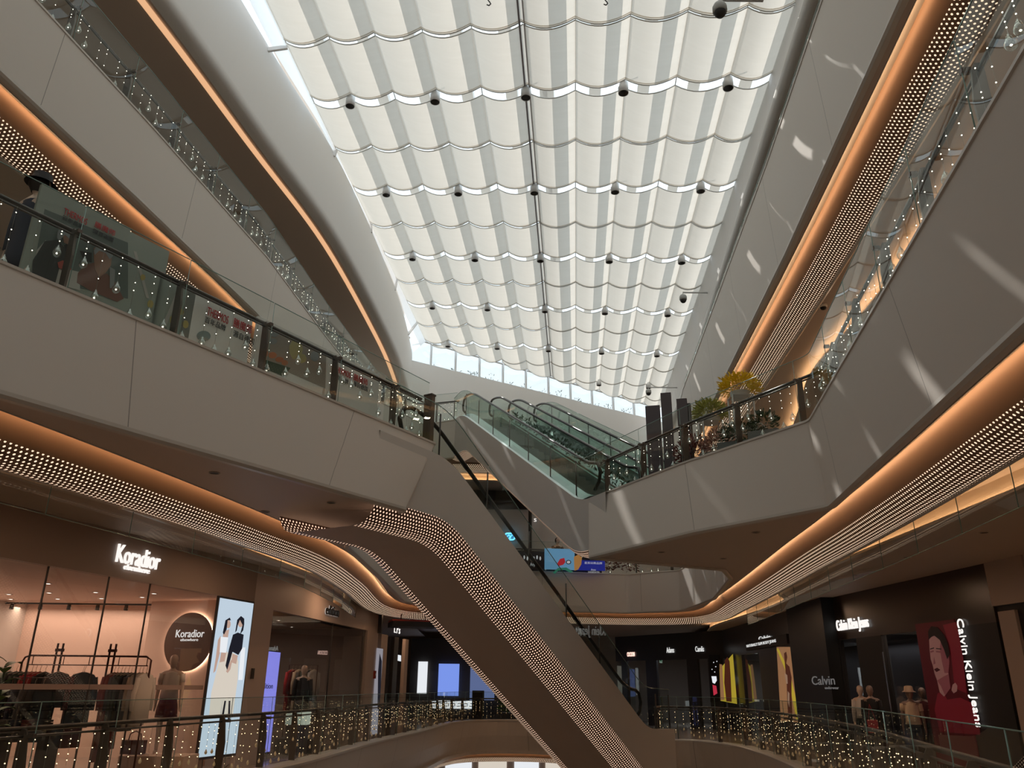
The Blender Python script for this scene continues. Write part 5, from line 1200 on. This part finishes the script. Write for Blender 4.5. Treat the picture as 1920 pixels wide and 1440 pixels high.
# folding flower boards between
for k,(pts,lab) in enumerate([([(236,430),(246,455),(300,560),(292,610)],'green-grey folding board with a pale floral print, left of the white lettered boards'),([(300,520),(352,545),(352,640),(300,610)],'narrow folding board with yellow flowers beside the white lettered board')]):
    t_,a_,b_,zz=board(WT if k else WT,pts,lab,mat('floral_board_%d'%k,(.34,.40,.36),.5))
    m_yf=mat('print_yellow_flower_%d'%k,(.50,.42,.14),.6)
    pic('printed_flowers',m_yf,[ell(300+26*k,585+15*k,8,11,7),ell(304+44*k,598+10*k,6,8,7),ell(318+22*k,575+10*k,5,6,6)] if k else [ell(282,570,6,8,7),ell(268,520,5,6,7)],.006,WT,t_,.002)
    pic('printed_pale_stripe',m_p5,[[(338,530),(344,532),(312,610),(306,606)]] if k else [[(250,470),(256,472),(280,560),(274,558)]],.004,WT,t_,.002)
t2,*_r=board(WT,[(352,538),(475,592)],'white board with red and black lettering, first of the two beside the food picture',m_board)
wtext(WT,'lettering',"THERMOS",388,430,574,590,.012,m_redt,t2,ext=.002); wtext(WT,'lettering',"膳魔师",437,474,594,610,.012,m_redt,t2,ext=.002); wtext(WT,'lettering',"百年品牌",384,425,592,603,.012,m_dkt,t2,ext=.002); wtext(WT,'lettering',"源自德国",437,478,617,629,.012,m_dkt,t2,ext=.002)
pic('printed_bowl',mat('print_bowl',(.28,.36,.36),.5),[ell(382,630,13,10)],.006,WT,t2,.002)
t3,*_r=board(WT,[(484,596),(613,655)],'board printed with a food picture between the two white lettered boards',m_board)
pic('printed_picture',mat('print_warm_grey',(.36,.32,.28),.6),[[(505,615),(612,662),(610,728),(490,676)]],.004,WT,t3,.002)
pic('printed_food',mat('print_orange',(.55,.22,.12),.6),[ell(498,663,7,5),ell(511,666,8,6),ell(524,674,8,5),ell(534,680,6,5)],.007,WT,t3,.002)
pic('printed_dark_basket',mat('print_dark_green',(.05,.09,.06),.6),[[(490,672),(545,690),(532,706),(488,688)]],.007,WT,t3,.002)
pic('printed_flowers',mat('print_soft_yellow',(.50,.45,.22),.6),[ell(555,655,13,20,9),ell(566,672,9,9,8)],.007,WT,t3,.002); pic('printed_dark_flowers',m_p1,[ell(515,625,9,7,8),ell(512,640,8,6,8),ell(590,668,8,10,8)],.008,WT,t3,.002)
t4,*_r=board(WT,[(617,660),(712,703)],'white board with red and black lettering, nearest the corner by the escalator',m_board)
wtext(WT,'lettering',"THERMOS",627,658,684,696,.012,m_redt,t4,ext=.002); wtext(WT,'lettering',"膳魔师",663,690,699,711,.012,m_redt,t4,ext=.002); wtext(WT,'lettering',"百年品牌",625,654,699,708,.012,m_dkt,t4,ext=.002); wtext(WT,'lettering',"源自德国",662,690,713,722,.012,m_dkt,t4,ext=.002)
# end of the gallery at the escalator: thick post and return railing
ep=empty('gallery_end_post',(-1.42,12.95,F1),R(-32),'thick dark end post where the left railing meets the long escalator','post'); mb=MB(); mb.box((0,0,.6),(.16,.10,1.2)); mb.build('post_body',m_post,ep); mb=MB(); mb.box((0,0,1.21),(.18,.12,.03)); mb.build('cap',m_steel,ep)
# ------------------------------------------------ banners on the far railing
WF=Wall((-1.4,28.05),(4.25,28.72)); 
if WF.n.y>0: WF.n=-WF.n
WFo=WF
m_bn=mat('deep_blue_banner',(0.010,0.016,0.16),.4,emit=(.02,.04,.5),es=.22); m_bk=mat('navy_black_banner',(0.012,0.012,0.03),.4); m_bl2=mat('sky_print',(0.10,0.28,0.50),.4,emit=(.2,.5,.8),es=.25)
def banner(lab,pts,m,d=.05):
    t=empty('railing_banner',(0,0,0),0,lab,'banner'); A=[WFo.at(*p,d) for p in pts]; u0,u1=min(a[0] for a in A),max(a[0] for a in A); z1=max(a[1] for a in A)
    mb=MB(); WFo.box(mb,u0,u1,5.53,z1,d-.02,d); mb.build('panel',m,t); return t
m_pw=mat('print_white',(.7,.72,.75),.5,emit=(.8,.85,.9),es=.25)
b1=banner('navy black banner with a row of small white figures, left of the colourful banner',[(962,1034),(1020,1072)],m_bk); pic('printed_figures',m_pw,[ell(983+i*6,1045+(i%2)*2,1.6,4,7) for i in range(6)],.053,WFo,b1,.002)
wtext(WFo,'lettering',"Apple",994,1006,1056,1061,.055,m_pw,b1,ext=.002) if False else wtext(WFo,'lettering',"Anyu",994,1006,1055,1061,.055,m_pw,b1,ext=.002)
b2=banner('light blue banner with a red shape, in the middle of the far railing',[(1021,1028),(1078,1075)],m_bl2)
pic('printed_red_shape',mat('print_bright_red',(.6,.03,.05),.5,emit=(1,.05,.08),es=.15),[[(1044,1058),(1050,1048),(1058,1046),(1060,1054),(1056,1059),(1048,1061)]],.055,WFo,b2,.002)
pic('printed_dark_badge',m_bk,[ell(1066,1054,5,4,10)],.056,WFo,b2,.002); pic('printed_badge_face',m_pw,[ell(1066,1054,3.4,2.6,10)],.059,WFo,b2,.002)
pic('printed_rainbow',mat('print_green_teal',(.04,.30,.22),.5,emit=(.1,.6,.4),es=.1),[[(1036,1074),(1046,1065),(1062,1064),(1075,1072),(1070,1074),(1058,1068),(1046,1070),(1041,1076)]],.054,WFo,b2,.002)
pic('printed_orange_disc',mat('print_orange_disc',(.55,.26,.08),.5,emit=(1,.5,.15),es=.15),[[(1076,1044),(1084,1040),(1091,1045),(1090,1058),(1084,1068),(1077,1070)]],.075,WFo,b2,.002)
b3=banner('deep blue banner with white lettering, right end of the far railing banners',[(1079,1050),(1135,1080)],m_bn,.06)
wtext(WFo,'lettering',"星辰幼教品牌",1096,1129,1053,1057,.065,m_pw,b3,ext=.002); wtext(WFo,'lettering',"Anyu",1108,1117,1066,1070,.065,m_pw,b3,ext=.002); wtext(WFo,'lettering',"KINDERGARTEN",1103,1124,1071,1074,.065,m_pw,b3,ext=.002)
b4=empty('counter_banner',(0,0,0),0,'small white label banner on the dark counter above the colourful banner','banner'); 
ct=empty('dark_counter',(0.9,30.2,F1),0,'long dark counter behind the far railing banners','counter'); mb=MB(); mb.box((0,0,.62),(5.0,.6,1.2)); mb.build('counter_body',m_bk,ct); mb=MB(); mb.box((0,0,1.25),(5.1,.7,.05)); mb.build('counter_top',m_blackf,ct)
WC2=Wall((-1.6,29.87),(3.4,29.87)); WC2.n=Vector((0,-1))
u0,z0=WC2.at(1023,1037,.03); u1,z1=WC2.at(1038,1028,.03); mb=MB(); WC2.box(mb,u0,u1,z0,z1,.0,.03); mb.build('label_panel',m_pw,b4); wtext(WC2,'lettering',"818",1025,1036,1030,1035,.035,m_dkt,b4,ext=.002)
# glass screens and wall behind on the far first gallery
fw=empty('far_gallery_shop_front',(0,0,0),0,'pale shop front with a blue neon sign on the far first gallery','shop front')
mb=MB(); mb.box((-.2,31.9,F1+1.85),(6.2,.1,3.7)); mb.build('pale_wall',m_white,fw); mb=MB(); mb.box((-.2,31.8,F1+3.6),(6.2,.2,.75)); mb.build('dark_header',m_blackf,fw)
WN0=Wall((-3,31.65),(5,31.65)); WN0.n=Vector((0,-1))
wtext(WN0,'sign_letter',"S",1001,1006,972,978,.0,m_wtxt,fw,ext=.01)
ns=empty('blue_neon_sign',(0,0,0),0,'rounded light blue neon sign on the pale wall beneath the upper escalator','neon sign')
WN=Wall((-3,31.75),(5,31.75)); WN.n=Vector((0,-1)); m_neon=emis('cyan_neon',(.15,.6,1),1.6)
def rrect(x0,y0,x1,y1,r,n=5):
    o=[]
    for cx,cy,a0 in ((x1-r,y1-r,0),(x0+r,y1-r,90),(x0+r,y0+r,180),(x1-r,y0+r,270)):
        for k in range(n+1): a=R(a0+90*k/n); o.append((cx+r*math.cos(a),cy+r*math.sin(a)))
    return o
pts=[WN.fr(*WN.at(x,y,.05),.05) for x,y in rrect(947,1000,965,1012,4)]; mb=MB(); mb.tube(pts+pts[:1],.03,6); mb.build('neon_tube',m_neon,ns)
pts=[WN.fr(*WN.at(x,y,.05),.05) for x,y in [(951,1006),(954,1003),(957,1006),(957,1009),(954,1010),(957,1006),(961,1003)]]; mb=MB(); mb.tube(pts,.025,6); mb.build('neon_symbol',m_neon,ns)
pic('backing',mat('neon_backing',(.2,.4,.5),.5),[rrect(946,999,966,1013,4)],.0,WN,ns,.01)
pl=empty('slim_dark_column',(base(994,1000,30.6)[0],30.6,F1),0,'slim black column on the far first gallery','column'); mb=MB(); mb.tube([(0,0,0),(0,0,4.0)],.07,10); mb.build('shaft',m_black,pl); mb=MB(); mb.box((0,0,.02),(.3,.3,.04)); mb.build('base_plate',m_steel,pl)
# autumn foliage by the far railing
for k,(px,py) in enumerate([(1150,1072),(1166,1070),(1182,1070)]):
    x,_=base(px,py,29.4+.1*k); x=min(x,5.2); g=empty('potted_red_shrub',(x,29.6,F1),0,'reddish-brown potted shrub behind the far railing, %s right of the blue banner'%(['nearest','middle','farthest'][k]),'plant','red shrubs at the far railing')
    mb=MB(); mb.lathe([(0,0),(.16,0),(.2,.35),(.16,.35),(.15,.3),(0,.3)],n=12); mb.build('pot',m_dkgrey,g); foliage(150,.30,.30,.45,(0,0,.75),.13,k).build('foliage',m_leafr,g)
# ------------------------------------------------ right first gallery: dark screens, plants, flower stands
x0,y0=1.72,17.0
def onledge(px,py,ins_=.55,z=F1+.35):
    v=P(px,py,z); return v.x,v.y
pn=[(1210,1248,762,1232),(1238,1263,738,1250),(1267,1291,749,1278)]
for k,(xa,xb,yt,xc) in enumerate(pn):
    b_=[3.25,3.75,4.3][k]; cy=[16.7,16.0,15.3][k]; d=ray(xc,yt); cx=d.x*cy/d.y; zt_=EYE+d.z*cy/d.y; cx-=[.10,.02,0][k]; wd=(xb-xa)/1590*cy*[.80,.88,.92][k]
    t=empty('dark_tall_screen',(cx,cy,F1),R(-14),'tall dark purple-grey screen panel behind the right railing, %s of three'%(['leftmost','middle','rightmost'][k]),'screen panel')
    mb=MB(); mb.box((0,0,(zt_-F1)/2+.02),(wd,.12,zt_-F1-.04)); mb.build('panel',mat('purple_grey_panel_%d'%k,(.085,.07,.08),.35),t); mb=MB(); mb.box((0,0,.02),(wd*1.15,.5,.04)); mb.build('base_plate',m_steel,t)
    if k==2: mb=MB(); mb.tube([(wd/2+.03,0,.02),(wd/2+.03,0,zt_-F1-.1)],.04,8); mb.build('edge_tube',m_steel,t)
mw=mat('white_metal_stand',(.62,.62,.60),.4)
def flowerstand(px,py,yy,label,mflow,seed,r_=.42):
    d=ray(px,py); x=d.x*yy/d.y; z=EYE+d.z*yy/d.y
    t=empty('flower_stand',(x,yy,F1),0,label,'flower stand'); h=z-F1
    mb=MB()
    for sx_ in(-1,1):
        for sy in(-1,1): mb.tube([(sx_*.20,sy*.16,0),(sx_*.20,sy*.16,h-.25)],.016,6)
    for zz in (.35,h*.55,h-.25): mb.tube([(-.20,-.16,zz),(.20,-.16,zz),(.20,.16,zz),(-.20,.16,zz),(-.20,-.16,zz)],.014,6)
    for s_ in(-1,1):
        mb.tube([(s_*(.2+.28*math.sin(a)),-.16,.45+.42*(1-math.cos(a))) for a in [math.pi*q/8 for q in range(9)]],.014,6)
    mb.tube([(.36*math.cos(a),-.17,.5+.36*math.sin(a)) for a in [2*math.pi*q/20 for q in range(21)]],.014,6)
    mb.build('white_frame',mw,t)
    mb=MB(); mb.lathe([(0,h-.30),(.14,h-.30),(.20,h-.16),(.19,h-.16),(.18,h-.19),(0,h-.19)],n=16); mb.build('upper_bowl',mw,t)
    foliage(1500,r_,r_*.9,.27,(0,0,h-.04),.075,seed,th=.35).build('yellow_blossoms',mflow,t)
    mb=MB(); mb.lathe([(0,.62),(.14,.63),(.24,.78),(.22,.78),(.12,.70),(0,.70)],(.05,-.1,0),16); mb.build('lower_bowl',mat('grey_bowl_%d'%seed,(.38,.42,.42),.4),t)
    foliage(60,.22,.18,.12,(.05,-.1,.84),.10,seed+1,th=.6).build('dark_leaves',m_leafd,t)
    return t
flowerstand(1386,722,14.6,'tall white flower stand with a bushy golden-yellow top',m_leafy,11,.40)
flowerstand(1331,770,15.6,'lower white flower stand with a yellow-green top, left of the taller one',mat('yellow_green_blossom',(.42,.42,.06),.6),17,.36)
def trough(px,py,yy,mf,label,seed,w_=.8,h_=.3,n=200,rr=.38):
    d=ray(px,py); x=d.x*yy/d.y; t=empty('planter_trough',(x,yy,F1),R(-28),label,'planter')
    mb=MB(); mb.prism([(-w_/2,-.16),(w_/2,-.16),(w_/2,.16),(-w_/2,.16)],0,.55); mb.build('box',mat('slate_planter_%d'%seed,(.14,.15,.15),.5),t)
    foliage(int(n*2.2),w_*.5,rr*.6,h_,(0,0,.70),.085,seed).build('foliage',mf,t); return t
trough(1296,838,14.75,m_leafr,'dark planter with reddish-brown leaves beside the dark screens',31,.7,.42,260)
trough(1350,842,14.05,m_leafp,'dark planter with dusty pink leaves below the lower flower stand',32,.7,.30,200)
trough(1392,838,13.35,m_leafd,'dark planter with low dark green leaves below the taller flower stand',33,.8,.22,200)
trough(1436,832,12.75,m_leafd,'small dark planter with dark green leaves at the bend of the right railing',34,.5,.22,120)
# greenery strip between the upper escalators
gs=empty('escalator_planting',(0,0,0),0,'dark green planting strip between the two upper escalators','plants')
mb=MB(); r=random.Random(9); bb=R(-20); dd=Vector((math.sin(bb),math.cos(bb),0)); ll=Vector((math.cos(bb),-math.sin(bb),0)); ll=Vector((-math.cos(bb),math.sin(bb),0))*-1
for k in range(420):
    u=r.uniform(.8,9.6); z=5.5+max(0,min(4.88,(u-.35)*.5304))+r.uniform(.05,.40); p=Vector((1.65,17,0))+dd*u+ll*(1.70+r.uniform(-.10,.10))+Vector((0,0,z)); d=Vector((r.uniform(-1,1),r.uniform(-1,1),r.uniform(0,1.4))).normalized(); s_=d.orthogonal().normalized(); L=.14
    mb.add([p,p+d*L*.5+s_*L*.22,p+d*L,p+d*L*.5-s_*L*.22],[(0,1,2,3)])
mb.build('leaves',m_leafd,gs)
# plants behind the roof-level windows
for k in range(12):
    s_=1.0+k*.9; p=fr(s_)+nrm*.9; z_=sz(s_/Lf); g=empty('roof_garden_shrub',(p.x,p.y,z_-.05),0,'faint bushy plant outside the roof-level window strip, %s from the left'%ORD[k],'plant','plants outside the roof windows')
    mb=MB(); mb.box((0,0,.05),(.7,.3,.2)); mb.build('trough',m_dkgrey,g)
    foliage(26+20*(k%3),.35,.2,.28+.06*(k%4),(0,0,.3),.11,100+k,th=.3).build('foliage',m_leafd,g)
# ------------------------------------------------ ceiling cameras, hooks, downlights
def domecam(px,py,yy,arm,label,sc=1.0):
    d=ray(px,py); x=d.x*yy/d.y; z=EYE+d.z*yy/d.y; t=empty('dome_camera',(x,yy,z),0,label,'camera')
    mb=MB(); mb.lathe([(0,.16*sc),(.09*sc,.16*sc),(.12*sc,.10*sc),(.12*sc,0),(.10*sc,-.01)],n=16); mb.build('housing',mat('camera_housing',(.42,.43,.42),.5) if 'camera_housing' not in bpy.data.materials else bpy.data.materials['camera_housing'],t)
    mb=MB(); mb.lathe([(.10*sc,0),(.095*sc,-.05*sc),(.06*sc,-.095*sc),(0,-.11*sc)],n=16); mb.build('dome',m_blackf,t)
    mb=MB(); mb.tube([(0,0,.15*sc),(0,0,.26*sc),(arm,0,.26*sc)],.028,8); mb.build('bracket_arm',mat('arm_paint',(.6,.6,.6),.5) if 'arm_paint' not in bpy.data.materials else bpy.data.materials['arm_paint'],t); return t
domecam(1281,562,22.8,1.0,'dome camera on a long arm from the right wall, middle of the roof')
domecam(1216,737,31.5,1.3,'small dome camera on a long arm near the far end of the roof')
domecam(1350,22,10.2,.75,'dome camera under the shades at the top of the photo')
m_hole=mat('downlight_black',(.012,.01,.01),.5)
dl0=None
def down(x,y,z,r_,label,grp):
    global dl0
    if dl0 is None:
        dl0=empty('downlight',(x,y,z)); mb=MB(); mb.lathe([(.10,0),(.105,-.008),(.085,-.010),(.085,-.002)],n=20); mb.build('trim_ring',m_soffit,dl0); mb=MB(); mb.lathe([(.085,-.004),(0,-.004)],n=20); mb.build('dark_well',m_hole,dl0); L=dl0
    else: L=dup(dl0,(x,y,z))
    L.scale=(r_/.1,r_/.1,1); return tag(L,label,'downlight',grp)
for k,(px,py) in enumerate([(1760,142),(1652,340),(1577,495)]):
    v=P(px,py,9.40); down(v.x,v.y,9.41,.11,'black round downlight in the upper right soffit, %s from the top of the photo'%ORD[k],'downlights in the right soffit')
for k,(px,py,z_) in enumerate([(402,886,4.17),(621,942,4.17),(497,959,4.17),(776,1058,4.17)][:3]):
    v=P(px,py,z_); down(v.x,v.y,z_-.002,.07,'dark downlight in the brown soffit under the left gallery, %s from the left'%ORD[k],'downlights in the left soffit')
for k,(px,py) in enumerate([(1417,998),(1356,1047),(1240,1035),(1248,1040)][:3]):
    v=P(px,py,4.17); down(v.x,v.y,4.168,.07,'dark downlight in the soffit under the right gallery, %s from the right'%ORD[k],'downlights in the right gallery soffit')
for k,(px,py) in enumerate([(70,893),(270,956),(409,1003),(590,1062)]):
    v=P(px,py,ZU); down(v.x,v.y,ZU-.001,.07,'small dark downlight in the ceiling above the left railing, %s from the left'%ORD[k],'downlights in the left corridor ceiling')
for k,(px,py) in enumerate([(1845,998),(1602,1078),(1545,1106),(1700,1045),(1480,1150)]):
    v=P(px,py,ZL); down(v.x,v.y,ZL-.002,.08,'small dark downlight in the ceiling beyond the wavy cove light, %s counted from the right'%ORD[k],'downlights in the right corridor ceiling')
v=P(1543,572,9.41); t=empty('ceiling_camera',(v.x,v.y,9.41),0,'small black dome camera on the soffit under the upper right gallery','camera'); mb=MB(); mb.lathe([(0,0),(.09,0),(.085,-.05),(.07,-.06)],n=14); mb.build('housing',m_white,t); mb=MB(); mb.lathe([(.07,-.055),(.05,-.10),(0,-.12)],n=14); mb.build('dome',m_blackf,t)
for k,(px,py,jy) in enumerate([(915,4,10.8),(1134,3,10.6)]):
    d=ray(px,py); x=d.x*jy/d.y; z=EYE+d.z*jy/d.y; t=empty('hanging_hook',(x,jy,z),0,'small black hook hanging at the top edge of the photo, %s one'%(['left','right'][k]),'hook')
    mb=MB(); mb.tube([(0,0,.5),(0,0,.05),(.03,0,0),(.05,0,-.04),(.02,0,-.08),(-.02,0,-.06)],.012,6); mb.build('hook',m_black,t)
# glass smoke curtains hanging behind the light bands
def curtain(A,d,z0,z1,label,step=1.5):
    L=off(A,d); t=empty('smoke_curtain',(0,0,0),0,label,'glass screen'); s_=arcl(L); n=int(s_[-1]/step); mb=None
    for i in range(n):
        a=walk(L,1e9,i*step+.01)[0][0]; b=walk(L,1e9,min(s_[-1]-.001,(i+1)*step-.01))[0][0]
        mb=MB(); mb.grid([[(a.x,a.y,z0),(b.x,b.y,z0)],[(a.x,a.y,z1),(b.x,b.y,z1)]],False); g=mb.build('glass_pane',m_curt,t)
        mb=MB(); mb.tube([(a.x,a.y,z0),(a.x,a.y,z1)],.006,4); mb.tube([(a.x,a.y,z0),(b.x,b.y,z0)],.005,4); mb.build('joint',m_gedge,g)
i1=next(i for i,p in enumerate(B1) if p[1]>26); i2=next(i for i in range(len(B1)-1,0,-1) if B1[i][1]>24)
curtain(B1[:i1],.82,3.52,ZU,'hanging glass smoke curtain behind the left perforated light band'); curtain(B1[i2:],.82,3.45,ZU,'hanging glass smoke curtain behind the right perforated light band')
# fill lamps added to brighten the lower corridors
for k,(x,y,e) in enumerate([(-5.8,7,15),(-5.3,11,15),(-4.9,16,14),(-4.4,22,14),(-3.6,30,15),(1.5,34,15),(7.0,33,15),(7.6,26,14),(7.5,20,14),(7.4,14,14),(7.4,8,12)]):
    arealight('corridor_fill_lamp',(x,y,4.12 if x<0 else 4.05),.16,e,(1,.62,.38))
for k,(x,y) in enumerate([(-7.4,8),(-6.6,13),(-5.8,19),(7.5,9),(8,16),(8.3,24)]):
    arealight('gallery_fill_lamp',(x,y,9.15),.16,13,(1,.74,.52))  # added fill for the first gallery, not real ceiling fittings
# ------------------------------------------------ put every group's origin at the base of its thing
for o in list(C.objects):
    if o.type=='EMPTY' and o.parent is None and o.location.length<1e-6 and o.children:
        lo=Vector((1e9,)*3); hi=Vector((-1e9,)*3)
        for ch in o.children:
            for v in ch.data.vertices if ch.type=='MESH' else []:
                for k in range(3): lo[k]=min(lo[k],v.co[k]); hi[k]=max(hi[k],v.co[k])
        c=Vector(((lo.x+hi.x)/2,(lo.y+hi.y)/2,lo.z)); o.location=c
        for ch in o.children: ch.location=Vector(ch.location)-c
